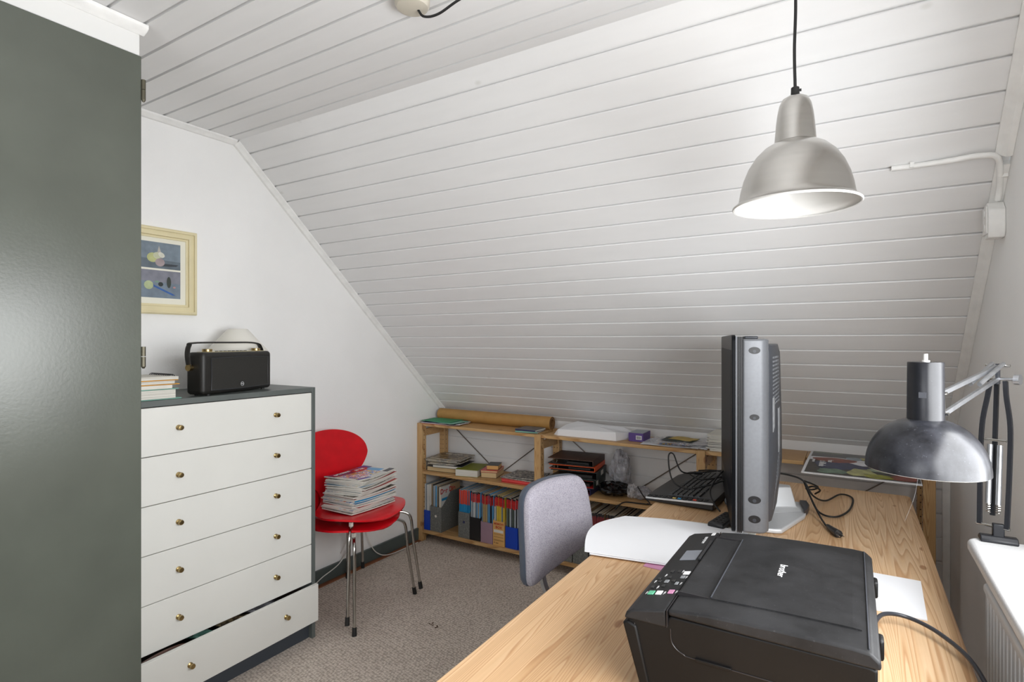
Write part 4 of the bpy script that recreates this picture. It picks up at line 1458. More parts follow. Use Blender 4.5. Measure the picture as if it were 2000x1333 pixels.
# ---- top of the middle unit
bg = T('paper_bag', 'folded white paper bag lying on the shelf top', 'paper bag', (-1.28, 3.02, ZTOP))
mb = MB()
zz = ZTOP + 0.0005
bag_out = [(-1.462, 2.905), (-1.105, 2.905), (-1.020, 3.10), (-1.10, 3.125), (-1.44, 3.12), (-1.455, 3.05)]
vs = [(p[0], p[1], zz) for p in bag_out]
vs += [(-1.462, 2.905, zz + 0.036), (-1.108, 2.905, zz + 0.048), (-1.030, 3.06, zz + 0.022), (-1.13, 3.085, zz + 0.052), (-1.415, 3.075, zz + 0.066), (-1.462, 3.01, zz + 0.050), (-1.27, 3.00, zz + 0.062)]
fs = [(5, 4, 3, 2, 1, 0)]
for k in range(6):
    j = (k + 1) % 6
    fs.append((k, j, 6 + j, 6 + k))
    fs.append((6 + k, 6 + j, 12))
mb.add(vs, fs, 0)
P('bag_body', mb, 'paper', bg, smooth=False, bevel=0.001)
mb = MB()
mb.add([(-1.500, 2.93, zz), (-1.463, 2.905, zz), (-1.463, 2.905, zz + 0.036), (-1.463, 3.03, zz), (-1.500, 2.96, zz + 0.004), (-1.463, 3.03, zz + 0.036)], [(0, 1, 2), (0, 2, 5, 4), (0, 4, 3, 1), (4, 5, 3), (1, 3, 5, 2)], 0)
P('folded_end', mb, 'paper', bg, smooth=False)
px = T('ink_box', 'small purple cartridge box standing on the shelf top', 'box', (-1.0, 3.0, ZTOP))
P('carton', MB().box((-1.050, 2.948, ZTOP + 0.0005), (-0.968, 3.075, ZTOP + 0.047)), 'purple', px, bevel=0.001)
P('lid_panel', MB().box((-1.048, 2.950, ZTOP + 0.0470), (-0.970, 3.073, ZTOP + 0.0476)), SP[5], px)
br = MB().box((-1.008, 2.9472, ZTOP + 0.012), (-0.976, 2.948, ZTOP + 0.034), 0)
for k in range(8):
    br.box((-1.004 + 0.0031 * k, 2.9466, ZTOP + 0.015), (-1.004 + 0.0031 * k + 0.0016, 2.9472, ZTOP + 0.031), 1)
P('barcode_label', br, ['paper', 'black'], px, smooth=False)

zz = ZTOP + 0.0005
pv = [('white_sheet', 'creased white sheet at the foot of the plastic wallets', 'paper', -0.80, 3.00, 0.34, 0.22, 4), ('plastic_wallet', 'clear plastic wallet below the green leaflet', 'film', -0.80, 3.00, 0.31, 0.22, -8),
      ('orange_leaflet', 'orange and white leaflet inside the plastic wallets', 'cover_a', -0.80, 2.965, 0.16, 0.12, 6), ('plastic_wallet', 'crumpled clear plastic wallet over the orange leaflet', 'film', -0.76, 3.01, 0.27, 0.21, 10),
      ('dark_leaflet', 'dark green leaflet on the plastic wallets', 'dark_green', -0.79, 3.03, 0.17, 0.13, -5), ('yellow_card', 'yellow-brown card on top of the dark green leaflet', 'yellow', -0.775, 3.045, 0.13, 0.10, -16)]
for k, (nm, lb, m, cx, cy, sx, sy, ang) in enumerate(pv):
    mb = MB(Matrix.Translation((cx, cy, zz)) @ Matrix.Rotation(math.radians(ang), 4, 'Z'))
    amp = 0.004 if m == 'film' else 0.0012
    hh = 0.006 if m == 'film' else 0.0028
    mb.sheet(lambda u, v: (-sx / 2 + sx * u, -sy / 2 + sy * v, hh + amp * math.sin(9 * u + k) * math.cos(7 * v + k)), 16, 12, 0.0008)
    tag(rebase(P(nm, mb, m), (cx, cy, zz)), lb, 'sheet')
    zz += hh
# stack of record sleeves / thin books behind the television
zz = ZTOP + 0.0005
for k in range(11):
    h = 0.0062 if k not in (3, 4) else 0.009
    if k < 4:
        h = 0.0075
    slab('thin_book', 'pale thin book ' + ORD[10 - k] + ' from the top of the stack beside the television' if k not in (0, 10) else ('bottom thin book of the stack beside the television' if k == 0 else 'topmost cream thin book of the stack beside the television'), 'book',
         -0.505 + R.uniform(-0.006, 0.006), 3.005, zz, 0.235, 0.205, h, R.uniform(-4, 4), 'paper_warm' if k > 5 else 'pages_z', group='thin books stacked beside the television', cover_=(M['sp_black'] if k in (2, 4) else (SP[0] if k % 2 else M['paper_warm'])))
    zz += h + 0.0003

# ---- middle shelf of the middle unit: binders
def binder(label, cx, cy, z0, ang, m_out, m_in, th, pitch, ring_=False):
    """lever-arch binder lying on its side, opening edge towards the left"""
    b_ = T('ring_binder', label, 'binder', (cx, cy, z0), math.radians(ang), 'ring binders stacked on the middle shelf', tilt=(0, math.radians(pitch)))
    L, W_ = 0.27, 0.235
    P('cover', MB().box((-L / 2, -W_ / 2, 0), (L / 2, W_ / 2, 0.003)).box((-L / 2, -W_ / 2, th - 0.003), (L / 2, W_ / 2, th)), m_out, b_, world=False, bevel=0.0008)
    P('spine', MB().box((L / 2, -W_ / 2, 0), (L / 2 + 0.003, W_ / 2, th)), m_out, b_, world=False, bevel=0.0008)
    P('lining', MB().box((-L / 2 + 0.003, -W_ / 2 + 0.001, 0.003), (L / 2, W_ / 2 - 0.001, 0.0042)).box((-L / 2 + 0.003, -W_ / 2 + 0.001, th - 0.0042), (L / 2, W_ / 2 - 0.001, th - 0.003)), m_in, b_, world=False)
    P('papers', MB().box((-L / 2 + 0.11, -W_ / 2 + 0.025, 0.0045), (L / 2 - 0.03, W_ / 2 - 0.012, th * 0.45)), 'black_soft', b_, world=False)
    if ring_:
        P('ring', MB().tube([(-L / 2 + 0.040 + th * 0.42 * math.cos(2 * PI * k / 20), -W_ / 2 + 0.01, th / 2 + th * 0.38 * math.sin(2 * PI * k / 20)) for k in range(21)], 0.0013, 6), 'chrome', b_, world=False)
    return b_


zz = ZMID + 0.0005
binder('navy blue ring binder at the bottom of the stack beside the post', -1.395, 3.005, zz, 2, 'navy', 'sp_maroon', 0.034, 0)
b1 = binder('black ring binder with red edging second from the bottom of the stack', -1.385, 3.005, zz + 0.036, 6, 'dark_green', 'sp_red', 0.046, 0)
P('spine_label', MB().box((0.138, -0.07, 0.010), (0.1386, -0.035, 0.036)), 'paper_warm', b1, world=False)
b2 = binder('dark green ring binder with a cream spine label in the stack', -1.375, 3.005, zz + 0.084, 9, 'dark_green', 'black', 0.044, 0)
P('spine_label', MB().box((0.138, -0.02, 0.010), (0.1386, 0.035, 0.036)), 'paper_warm', b2, world=False)
binder('orange-edged thin ring binder below the brown one', -1.385, 3.005, zz + 0.130, 8, 'orange', 'black', 0.026, 0, True)
binder('brown leatherette ring binder on top of the stack', -1.390, 3.005, zz + 0.158, 6, 'brown', 'black', 0.034, 0, True)


# crumpled plastic things
def blob(name, label, cat, c, r, m, amp, seed, nu=28, nv=18, parent=None, pname=None):
    rr = random.Random(seed)
    ph = [rr.uniform(0, 6) for _ in range(8)]
    mb = MB()
    vs, fs = [], []
    for j in range(nv + 1):
        th = PI * j / nv
        for i in range(nu):
            a = 2 * PI * i / nu
            d = 1 + amp * (math.sin(3 * a + ph[0] + 2 * th) + 0.7 * math.sin(5 * th + ph[1] - a) + 0.6 * math.sin(7 * a + ph[2] + 4 * th) + 0.4 * math.sin(11 * a - 6 * th + ph[3]) + 0.5 * rr.uniform(-1, 1))
            vs.append((c[0] + r[0] * d * math.sin(th) * math.cos(a), c[1] + r[1] * d * math.sin(th) * math.sin(a), max(c[2] - r[2], c[2] + r[2] * d * math.cos(th))))
    for j in range(nv):
        for i in range(nu):
            fs.append((j * nu + i, (j + 1) * nu + i, (j + 1) * nu + (i + 1) % nu, j * nu + (i + 1) % nu))
    mb.add(vs, fs, 0)
    o = P(name if parent is None else pname, mb, m, parent, smooth=(amp < 0.05))
    if parent is None:
        tag(rebase(o, (c[0], c[1], c[2] - r[2])), label, cat)
    return o


zz = ZMID + 0.001
blob('plastic_bag', 'crumpled clear plastic bag rising behind the ring binders', 'bag', (-1.135, 3.06, zz + 0.115), (0.062, 0.045, 0.115), 'film_grey', 0.10, 3)
blob('bin_liner', 'dark crumpled plastic sack between the ring binders and bubble wrap', 'bag', (-1.150, 2.975, zz + 0.036), (0.085, 0.072, 0.036), 'black_gloss', 0.10, 5)
pk = T('bubble_wrap_parcel', 'bubble-wrapped parcel left of the other, on the middle shelf', 'parcel', (-1.0, 2.98, zz), group='bubble-wrapped parcels')
blob('', '', '', (-0.985, 2.985, zz + 0.034), (0.058, 0.050, 0.034), 'film_grey', 0.07, 8, parent=pk, pname='contents')
blob('', '', '', (-1.035, 2.975, zz + 0.037), (0.030, 0.048, 0.037), 'film', 0.10, 9, parent=pk, pname='bubble_wrap')
pk = T('bubble_wrap_parcel', 'bubble-wrapped parcel nearer the keyboard, on the middle shelf', 'parcel', (-0.85, 2.98, zz), group='bubble-wrapped parcels')
blob('', '', '', (-0.818, 2.985, zz + 0.032), (0.052, 0.048, 0.032), 'film_grey', 0.07, 11, parent=pk, pname='contents')
blob('', '', '', (-0.880, 2.975, zz + 0.037), (0.022, 0.048, 0.037), 'film', 0.10, 12, parent=pk, pname='bubble_wrap')
cbx = T('black_lead', 'thin black lead with metal plug trailing over the middle shelf edge', 'cable', (-0.95, 2.9, zz))
P('cord', MB().tube(catmull([(-1.000, 2.955, zz + 0.07), (-0.955, 2.915, zz + 0.035), (-0.915, 2.895, zz + 0.006), (-0.96, 2.880, zz + 0.004), (-1.04, 2.866, zz + 0.003), (-1.075, 2.850, zz - 0.018)], 8), 0.0032, 7), 'rubber', cbx)
P('plug', MB().cyl((-1.072, 2.852, zz - 0.014), (-1.088, 2.846, zz - 0.040), 0.006, 0.004, seg=12), 'rubber', cbx)
P('cord', MB().tube(catmull([(-0.93, 2.90, zz + 0.004), (-0.88, 2.882, zz + 0.003), (-0.84, 2.868, zz + 0.003), (-0.80, 2.858, zz - 0.02)], 8), 0.0022, 7), 'rubber', cbx)

# art booklet over the gap at the right
zz = ZTOP + 0.001
bk = T('art_booklet', 'large thin booklet with a dark painted cover overhanging the shelf top', 'booklet', (0.03, 2.9, zz))


def bfn(x, y):
    return zz + 0.004 - 0.010 * max(0.0, (2.95 - y)) / 0.3


BX0, BX1, BY0, BY1 = -0.180, 0.236, 2.655, 3.135
mb = MB()
mb.sheet(lambda u, v: (BX0 + (BX1 - BX0) * u + 0.012 * (v - 0.5), BY0 + (BY1 - BY0) * v, bfn(0, BY0 + (BY1 - BY0) * v)), 6, 12, 0.004)
P('pages', mb, 'paper', bk)


def bpoly(name, col, pts, lvl):
    """patch of printed colour following the drooping cover (u, v in 0..1)"""
    mm = mat('cover_ink', col, 0.30, var=0.22, vscale=30)
    mb = MB()
    n = len(pts)
    up = []
    for (u, v) in pts:
        y_ = BY0 + (BY1 - BY0) * v
        up.append(Vector((BX0 + (BX1 - BX0) * u + 0.012 * (v - 0.5), y_, bfn(0, y_) + 0.0002 + 0.0003 * lvl)))
    vs = up + [p - Vector((0, 0, 0.0003 * lvl)) for p in up]
    mb.add(vs, [tuple(range(n)), tuple(range(n, 2 * n))[::-1]] + [(j, i, n + i, n + j) for i, j in zip(range(n), list(range(1, n)) + [0])], 0)
    P(name, mb, mm, bk, smooth=False)


def rect(u0, u1, v0, v1, k=10):
    return [(u0, v0 + (v1 - v0) * i / k) for i in range(k, -1, -1)] + [(u1, v0 + (v1 - v0) * i / k) for i in range(k + 1)]


def blobp(cu, cv_, ru, rv, wob=0.12, s=0, n=18):
    return [(min(0.99, max(0.03, cu + ru * (1 + wob * math.sin(3 * t + s)) * math.cos(t))), min(0.99, max(0.035, cv_ + rv * (1 + wob * math.cos(4 * t + s)) * math.sin(t)))) for t in [2 * PI * k / n for k in range(n)]]


bpoly('cover_ground', (56, 52, 48), rect(0.025, 0.995, 0.03, 0.995), 1)
bpoly('cover_patch', (88, 94, 74), rect(0.03, 0.32, 0.90, 0.99), 2)
bpoly('cover_patch', (60, 66, 98), blobp(0.30, 0.38, 0.24, 0.16, 0.2, 1), 2)
bpoly('cover_patch', (142, 72, 52), blobp(0.26, 0.60, 0.21, 0.10, 0.08, 0), 3)
bpoly('cover_patch', (110, 136, 116), blobp(0.26, 0.15, 0.14, 0.09, 0.2, 2), 3)
bpoly('cover_patch', (176, 176, 116), blobp(0.52, 0.20, 0.12, 0.14, 0.2, 3), 4)
bpoly('cover_patch', (152, 152, 40), blobp(0.66, 0.11, 0.13, 0.07, 0.2, 1), 5)
bpoly('cover_patch', (138, 152, 162), blobp(0.44, 0.74, 0.075, 0.075, 0.05, 0), 4)
bpoly('cover_patch', (180, 172, 84), blobp(0.57, 0.78, 0.09, 0.06, 0.1, 2), 3)
bpoly('cover_patch', (204, 116, 40), blobp(0.72, 0.60, 0.10, 0.035, 0.1, 2), 4)
bpoly('cover_patch', (150, 164, 140), blobp(0.68, 0.35, 0.10, 0.08, 0.2, 4), 4)
bpoly('cover_patch', (140, 62, 48), blobp(0.87, 0.14, 0.11, 0.09, 0.1, 4), 5)
# title reads from the far edge towards the viewer
zt2 = bfn(0, 2.9) + 0.0022
text('title_lettering', 'Aarhus', 0.030, frame((-0.085, 2.93, zt2 - 0.0006), (0, -1, 0), (1, 0, 0)), 'white_ink', bk, 0.0003, bold=0.0007)
text('title_lettering', 'af et billede', 0.036, frame((-0.115, 2.87, zt2 - 0.0012), (0, -1, 0), (1, 0, 0)), 'white_ink', bk, 0.0003, bold=0.0009)
text('title_lettering', 'kunstmuseum', 0.020, frame((-0.150, 2.92, zt2 - 0.0006), (0, -1, 0), (1, 0, 0)), 'white_ink', bk, 0.0003, bold=0.0004)

# ================================================================== DESK
DZT = 0.740
dk = T('desk', 'long pine desk with rounded corners running along the window wall', 'desk', (-0.22, 1.4, 0))
dx0, dx1, dy0, dy1 = -0.628, 0.190, 0.35, 2.640
poly = []
for (cx, cy, a0) in ((dx1 - 0.02, dy1 - 0.02, 0), (dx0 + 0.02, dy1 - 0.02, PI / 2), (dx0 + 0.02, dy0 + 0.02, PI), (dx1 - 0.02, dy0 + 0.02, 1.5 * PI)):
    for k in range(6):
        a = a0 + PI / 2 * k / 5
        poly.append((cx + 0.02 * math.cos(a), cy + 0.02 * math.sin(a)))
P('tabletop', MB().prism(poly, DZT - 0.028, DZT, 'Z'), 'pine_desk', dk, bevel=0.004, seg=3)
for (lx, ly) in ((-0.50, 0.62), (0.06, 0.62), (-0.50, 2.36), (0.06, 2.36)):
    P('leg', MB().box((lx - 0.022, ly - 0.022, 0), (lx + 0.022, ly + 0.022, DZT - 0.0285)), 'pine_z', dk, bevel=0.002)
for ly in (0.62, 2.36):
    P('cross_rail', MB().box((-0.478, ly - 0.012, 0.62), (0.038, ly + 0.012, 0.70)), 'pine_x', dk)
    P('cross_rail', MB().box((-0.478, ly - 0.012, 0.16), (0.038, ly + 0.012, 0.20)), 'pine_x', dk)

# ---- printer
pr = T('printer', 'black all-in-one printer with dusty lid on the near end of the desk', 'printer', (-0.15, 1.13, DZT))
PY0, PY1 = 0.912, 1.352
z0 = DZT + 0.001
top_prof = [(-0.330, 0.873), (-0.322, 0.884), (-0.300, 0.890), (-0.262, 0.898), (-0.20, 0.905), (-0.10, 0.909), (0.0, 0.910), (0.022, 0.907), (0.034, 0.896)]
body = [(-0.296, z0), (-0.330, 0.862), (-0.326, 0.868), (-0.262, 0.8800), (-0.255, 0.8880), (-0.10, 0.8885), (0.02, 0.888), (0.030, 0.885), (0.030, 0.80), (0.022, z0)]
P('body', MB().prism(body, PY0 + 0.004, PY1 - 0.004, 'Y'), 'printer_side', pr, bevel=0.004, seg=3)
# tray / lower front moulding visible at the near-left edge
P('front_moulding', MB().prism([(-0.300, z0), (-0.336, 0.860), (-0.326, 0.864), (-0.312, 0.858), (-0.284, z0)], PY0, PY1, 'Y'), 'printer_side', pr, bevel=0.003)
# control strip (front part of the top) and the scanner lid
strip = [(-0.334, 0.866), (-0.330, 0.877), (-0.318, 0.885), (-0.262, 0.8975), (-0.260, 0.868)]
P('control_strip', MB().prism(strip, PY0 + 0.001, PY1 - 0.001, 'Y'), 'printer', pr, bevel=0.004, seg=3)
lid = [(-0.2585, 0.889), (-0.2585, 0.8985), (-0.20, 0.9055), (-0.10, 0.9095), (0.0, 0.9105), (0.022, 0.909), (0.034, 0.898), (0.034, 0.887)]
P('scanner_lid', MB().prism(lid, PY0 + 0.001, PY1 - 0.001, 'Y'), 'printer', pr, bevel=0.004, seg=3)


def ptop(x):
    for (a, za), (b, zb_) in zip(lid[1:-1], lid[2:]):
        if a <= x <= b:
            return za + (zb_ - za) * (x - a) / (b - a)
    return 0.897


def pstrip(x):
    pts_ = strip[:4]
    for (a, za), (b, zb_) in zip(pts_[:-1], pts_[1:]):
        if a <= x <= b:
            return za + (zb_ - za) * (x - a) / (b - a)
    return 0.897


# raised centre panel of the lid
xs_ = [-0.2025, -0.16, -0.12, -0.08, -0.04, 0.0, 0.012]
mb = MB()
vs = []
for (yy) in (PY0 + 0.062, PY1 - 0.052):
    for x_ in xs_:
        vs.append((x_, yy, ptop(x_) + 0.0022))
    for x_ in xs_:
        vs.append((x_, yy, ptop(x_) - 0.001))
n = len(xs_)
fs = []
for i in range(n - 1):
    fs += [(i, i + 1, 2 * n + i + 1, 2 * n + i), (n + i + 1, n + i, 3 * n + i, 3 * n + i + 1), (i + 1, i, n + i, n + i + 1), (2 * n + i, 2 * n + i + 1, 3 * n + i + 1, 3 * n + i)]
fs += [(0, 2 * n, 3 * n, n), (n - 1, 2 * n - 1, 4 * n - 1, 3 * n - 1)]
mb.add(vs, fs, 0)
P('lid_panel', mb, 'printer', pr, smooth=False)
P('feeder_recess', MB().box((-0.2570, PY0 + 0.066, 0.895), (-0.2060, PY1 - 0.060, 0.9035)), 'printer', pr, bevel=0.0015)
P('lid_edge_line', MB().tube([(-0.2035, PY0 + 0.064, ptop(-0.2035) + 0.0028), (-0.2035, PY1 - 0.056, ptop(-0.2035) + 0.0028)], 0.0011, 6), 'charcoal', pr)
P('lid_edge_line', MB().tube([(0.020, PY0 + 0.010, 0.9105), (0.020, PY1 - 0.010, 0.9105)], 0.0010, 6), 'charcoal', pr)
P('seam', MB().box((-0.2602, PY0 - 0.0004, 0.870), (-0.2590, PY1 + 0.0004, 0.8982)).box((-0.2602, PY0 + 0.066, 0.8972), (-0.2575, PY1 - 0.06, 0.8990)), 'sp_black', pr)
P('recess_gap', MB().box((-0.2585, PY0 + 0.0640, 0.8980), (-0.2040, PY0 + 0.0662, 0.9056)).box((-0.2585, PY1 - 0.0575, 0.8980), (-0.2040, PY1 - 0.0560, 0.9056)), 'sp_black', pr)
# side details on the near face
sd = MB()
sd.tube(catmull([(-0.255, PY0 + 0.0035, 0.868), (-0.252, PY0 + 0.0035, 0.845), (-0.235, PY0 + 0.0035, 0.832), (-0.20, PY0 + 0.0035, 0.829), (0.028, PY0 + 0.0035, 0.829)], 6), 0.0009, 6)
sd.tube([(-0.292, PY0 + 0.0035, 0.745), (-0.316, PY0 + 0.0035, 0.862)], 0.0009, 6)
P('side_seam', sd, 'sp_black', pr)
P('finger_grip', MB().box((-0.215, PY0 - 0.0005, 0.8275), (-0.160, PY0 + 0.006, 0.8325)), 'printer_side', pr, bevel=0.001)
for yy in (1.02, 1.26):
    P('lid_hinge', MB().box((0.031, yy - 0.014, 0.856), (0.041, yy + 0.014, 0.888)), 'printer_side', pr, bevel=0.004)
# lettering
def zrot(x, y, z):
    return frame((x, y, z), (0, -1, 0), (1, 0, 0))


text('lettering', 'brother', 0.0185, zrot(-0.112, 1.150, ptop(-0.112) + 0.0024), 'white_ink', pr, 0.0002, bold=0.0)
sl_ = math.atan2(0.8975 - 0.885, 0.056)


def onstrip(x, y, up=0.0006):
    return frame((x, y, pstrip(x) + up), (0, -1, 0), (math.cos(sl_), 0, math.sin(sl_)))


text('lettering', 'DCP-J715W', 0.0085, onstrip(-0.283, 1.292), 'white_ink', pr, 0.0002)
lc = MB(onstrip(-0.272, 1.335, 0.0))
lc.box((-0.009, -0.004, 0.0003), (0.009, 0.004, 0.0008))
P('badge', lc, 'white_ink', pr)
sc_ = MB(onstrip(-0.288, 1.190, 0.0))
sc_.box((-0.030, -0.0165, 0.0), (0.030, 0.0165, 0.0008))
P('display', sc_, 'screen', pr)
P('display_catch', MB().box((-0.2665, 1.155, 0.8965), (-0.2610, 1.275, 0.9015)), 'black', pr, bevel=0.001)
btn = [(-0.300, 1.093, 0.006, 0.003, 'key'), (-0.286, 1.093, 0.006, 0.003, 'key'), (-0.270, 1.083, 0.008, 0.006, 'white_ink'), (-0.272, 1.062, 0.006, 0.004, 'label'), (-0.296, 1.062, 0.005, 0.003, 'key'),
       (-0.296, 1.040, 0.006, 0.004, 'label'), (-0.309, 1.040, 0.005, 0.003, 'key'), (-0.284, 1.043, 0.005, 0.003, 'key'), (-0.296, 1.018, 0.005, 0.003, 'key'), (-0.275, 1.030, 0.006, 0.003, 'label'),
       (-0.314, 1.012, 0.005, 0.003, 'key'), (-0.308, 0.985, 0.008, 0.0055, 'btn_green'), (-0.294, 0.985, 0.008, 0.0055, 'white_ink'), (-0.274, 0.990, 0.008, 0.0050, 'btn_pink'), (-0.314, 1.055, 0.005, 0.003, 'key')]
for (bx_, by_, a, b, m) in btn:
    q = MB(onstrip(bx_, by_, 0.0))
    q.box((-a, -b, 0.0), (a, b, 0.0016))
    P('button', q, m, pr, bevel=0.0006)
mk = MB()
for (bx_, by_) in ((-0.262 - 0.004, 1.083), (-0.266, 1.062), (-0.268, 1.030), (-0.2655, 0.990), (-0.285, 0.985), (-0.317, 0.985), (-0.307, 1.072), (-0.280, 1.093), (-0.305, 1.012), (-0.318, 1.040)):
    m_ = onstrip(bx_, by_, 0.0002)
    for r_ in range(2):
        vs = [m_ @ Vector(p) for p in ((-0.006, -0.0004 + 0.0016 * r_, 0), (0.006 - 0.003 * r_, -0.0004 + 0.0016 * r_, 0), (0.006 - 0.003 * r_, 0.0003 + 0.0016 * r_, 0), (-0.006, 0.0003 + 0.0016 * r_, 0))]
        vs += [v + Vector((0, 0, 0.0004)) for v in vs]
        mk.add(vs, [(4, 5, 6, 7), (0, 1, 5, 4), (1, 2, 6, 5), (2, 3, 7, 6), (3, 0, 4, 7)], 0)
P('button_captions', mk, 'white_ink', pr, smooth=False)
P('power_cord', MB().tube(catmull([(0.030, 1.30, 0.775), (0.055, 1.40, 0.768), (0.10, 1.43, 0.760), (0.150, 1.385, 0.758), (0.190, 1.29, 0.752), (0.212, 1.20, 0.70), (0.218, 1.14, 0.60), (0.215, 1.10, 0.45), (0.21, 1.08, 0.20)], 12), 0.0042, 10), 'charcoal', pr)

# ---- papers on the desk
def desk_sheet(name, label, fn, nu, nv, m, th=0.0008):
    o = P(name, MB().sheet(fn, nu, nv, th), m)
    return tag(o, label, 'paper')


def lerp(a, b, t):
    return a + (b - a) * t


def big_sheet(dz, sh, lift):
    def fn(u, v):
        # quad corners: near-left, near-right, far-right, far-left
        A, B, C_, D = (-0.640, 1.438), (-0.300, 1.50), (-0.290, 1.850), (-0.655, 1.800)
        x = lerp(lerp(A[0], B[0], u), lerp(D[0], C_[0], u), v) - 0.045 * math.sin(PI * v) * (1 - u) ** 2 + sh[0]
        y = lerp(lerp(A[1], B[1], u), lerp(D[1], C_[1], u), v) + 0.030 * math.sin(PI * u) * v + sh[1]
        return (x, y, DZT + dz + lift * (1 - u) ** 2 * math.sin(PI * (0.15 + 0.75 * v)) ** 2)
    return fn


desk_sheet('white_sheet', 'lowest of the large white sheets on the desk edge', big_sheet(0.0030, (0.035, 0.030), 0.002), 20, 20, 'paper_warm', 0.0022)
desk_sheet('white_sheet', 'middle one of the large white sheets on the desk edge', big_sheet(0.0062, (0.015, 0.0), 0.006), 20, 20, 'paper', 0.0022)
desk_sheet('white_sheet', 'topmost large white sheet on the desk edge, its left side curling', big_sheet(0.0094, (0.0, 0.0), 0.012), 20, 20, 'paper', 0.0022)
desk_sheet('leaflet', 'pink-cornered leaflet peeping from under the printer and white sheets', lambda u, v: (-0.475 + 0.150 * u, 1.448 + 0.06 * v - 0.012 * u, DZT + 0.0016), 4, 4, 'btn_pink', 0.0012)
desk_sheet('white_sheet', 'short white sheet stack half under the right rear of the printer', lambda u, v: (-0.040 + 0.185 * u - 0.008 * (1 - v), 1.365 + 0.115 + 0.232 * v, DZT + 0.0030), 4, 4, 'paper', 0.0026)

# ---- television
TA = math.radians(13.0)
tv = T('television', 'silver and black flat television turned side-on on the desk', 'television', (-0.373, 2.057, DZT), TA)
# local: y along the screen (near end negative), x = depth (screen at x = 0 facing -x), z from the desk
HL, TZ0, TZ1 = 0.368, 0.048, 0.618


def rr_prism(mb, x0, x1, y0, y1, z0, z1, r, mi=0, n=5):
    pts_ = []
    for (cy, cz, a0) in ((y1 - r, z1 - r, 0), (y0 + r, z1 - r, PI / 2), (y0 + r, z0 + r, PI), (y1 - r, z0 + r, 1.5 * PI)):
        for k in range(n):
            a = a0 + PI / 2 * k / (n - 1)
            pts_.append((cy + r * math.cos(a), cz + r * math.sin(a)))
    mb.prism(pts_, x0, x1, 'X', mi)


fb = MB()
rr_prism(fb, -0.006, 0.004, -HL, HL, TZ0, TZ1, 0.018)
P('front_bezel', fb, 'bezel', tv, world=False, bevel=0.002, seg=2)
P('screen', MB().box((-0.0068, -HL + 0.045, TZ0 + 0.085), (-0.0060, HL - 0.045, TZ1 - 0.045)), 'lcd', tv, world=False)
P('bezel_trim', MB().box((0.0042, -HL - 0.0005, TZ0 + 0.006), (0.0078, HL + 0.0005, TZ1 - 0.004)), 'silver', tv, world=False)
rb = MB()
for k in range(5):
    rb.box((0.0082 + 0.0028 * k, -HL - 0.001, TZ0 + 0.003), (0.0100 + 0.0028 * k, HL + 0.001, TZ1 - 0.006))
rb.box((0.0079, -HL + 0.0025, TZ0 + 0.006), (0.0225, HL - 0.0025, TZ1 - 0.008))
P('ribbed_band', rb, 'black', tv, world=False)
sb = MB()
# silver rear housing: chamfered towards the back
prof_ = [(0.0226, -HL), (0.068, -HL), (0.083, -HL + 0.008), (0.094, -HL + 0.030), (0.096, HL - 0.035), (0.086, HL - 0.012), (0.072, HL), (0.0226, HL)]
sb.prism(prof_, TZ0 + 0.004, TZ1 - 0.012, 'Z')
P('rear_housing', sb, 'silver', tv, world=False, bevel=0.006, seg=3)
bb = MB()
prof2 = [(-HL + 0.030, 0.094), (-HL + 0.05, 0.106), (-0.12, 0.150), (0.16, 0.194), (HL - 0.08, 0.194), (HL - 0.03, 0.097)]
vs, fs = [], []
for (zz_, sc2) in ((TZ0 + 0.030, 0.86), (TZ0 + 0.12, 1.0), (TZ0 + 0.30, 0.98), (TZ1 - 0.06, 0.93), (TZ1 - 0.028, 0.85)):
    for (y_, x_) in prof2:
        vs.append((0.094 + (x_ - 0.094) * sc2, y_ * (0.97 + 0.03 * sc2), zz_))
k6 = len(prof2)
for r_ in range(4):
    for i in range(k6):
        j = (i + 1) % k6
        fs.append((r_ * k6 + i, (r_ + 1) * k6 + i, (r_ + 1) * k6 + j, r_ * k6 + j))
fs += [tuple(range(k6)), tuple(range(4 * k6, 5 * k6))[::-1]]
bb.add(vs, fs, 0)
P('back_cover', bb, 'tv_back', tv, world=False, bevel=0.003)
# vents on the back cover, following its near slope
def back_x(y, z):
    tb = [(-0.338, 0.0945), (-0.318, 0.106), (-0.12, 0.150), (0.16, 0.194), (0.288, 0.194)]
    zs = [(TZ0 + 0.030, 0.86), (TZ0 + 0.12, 1.0), (TZ0 + 0.30, 0.98), (TZ1 - 0.06, 0.93), (TZ1 - 0.028, 0.85)]
    return 0.094 + (interp(tb, y) - 0.094) * interp(zs, z)


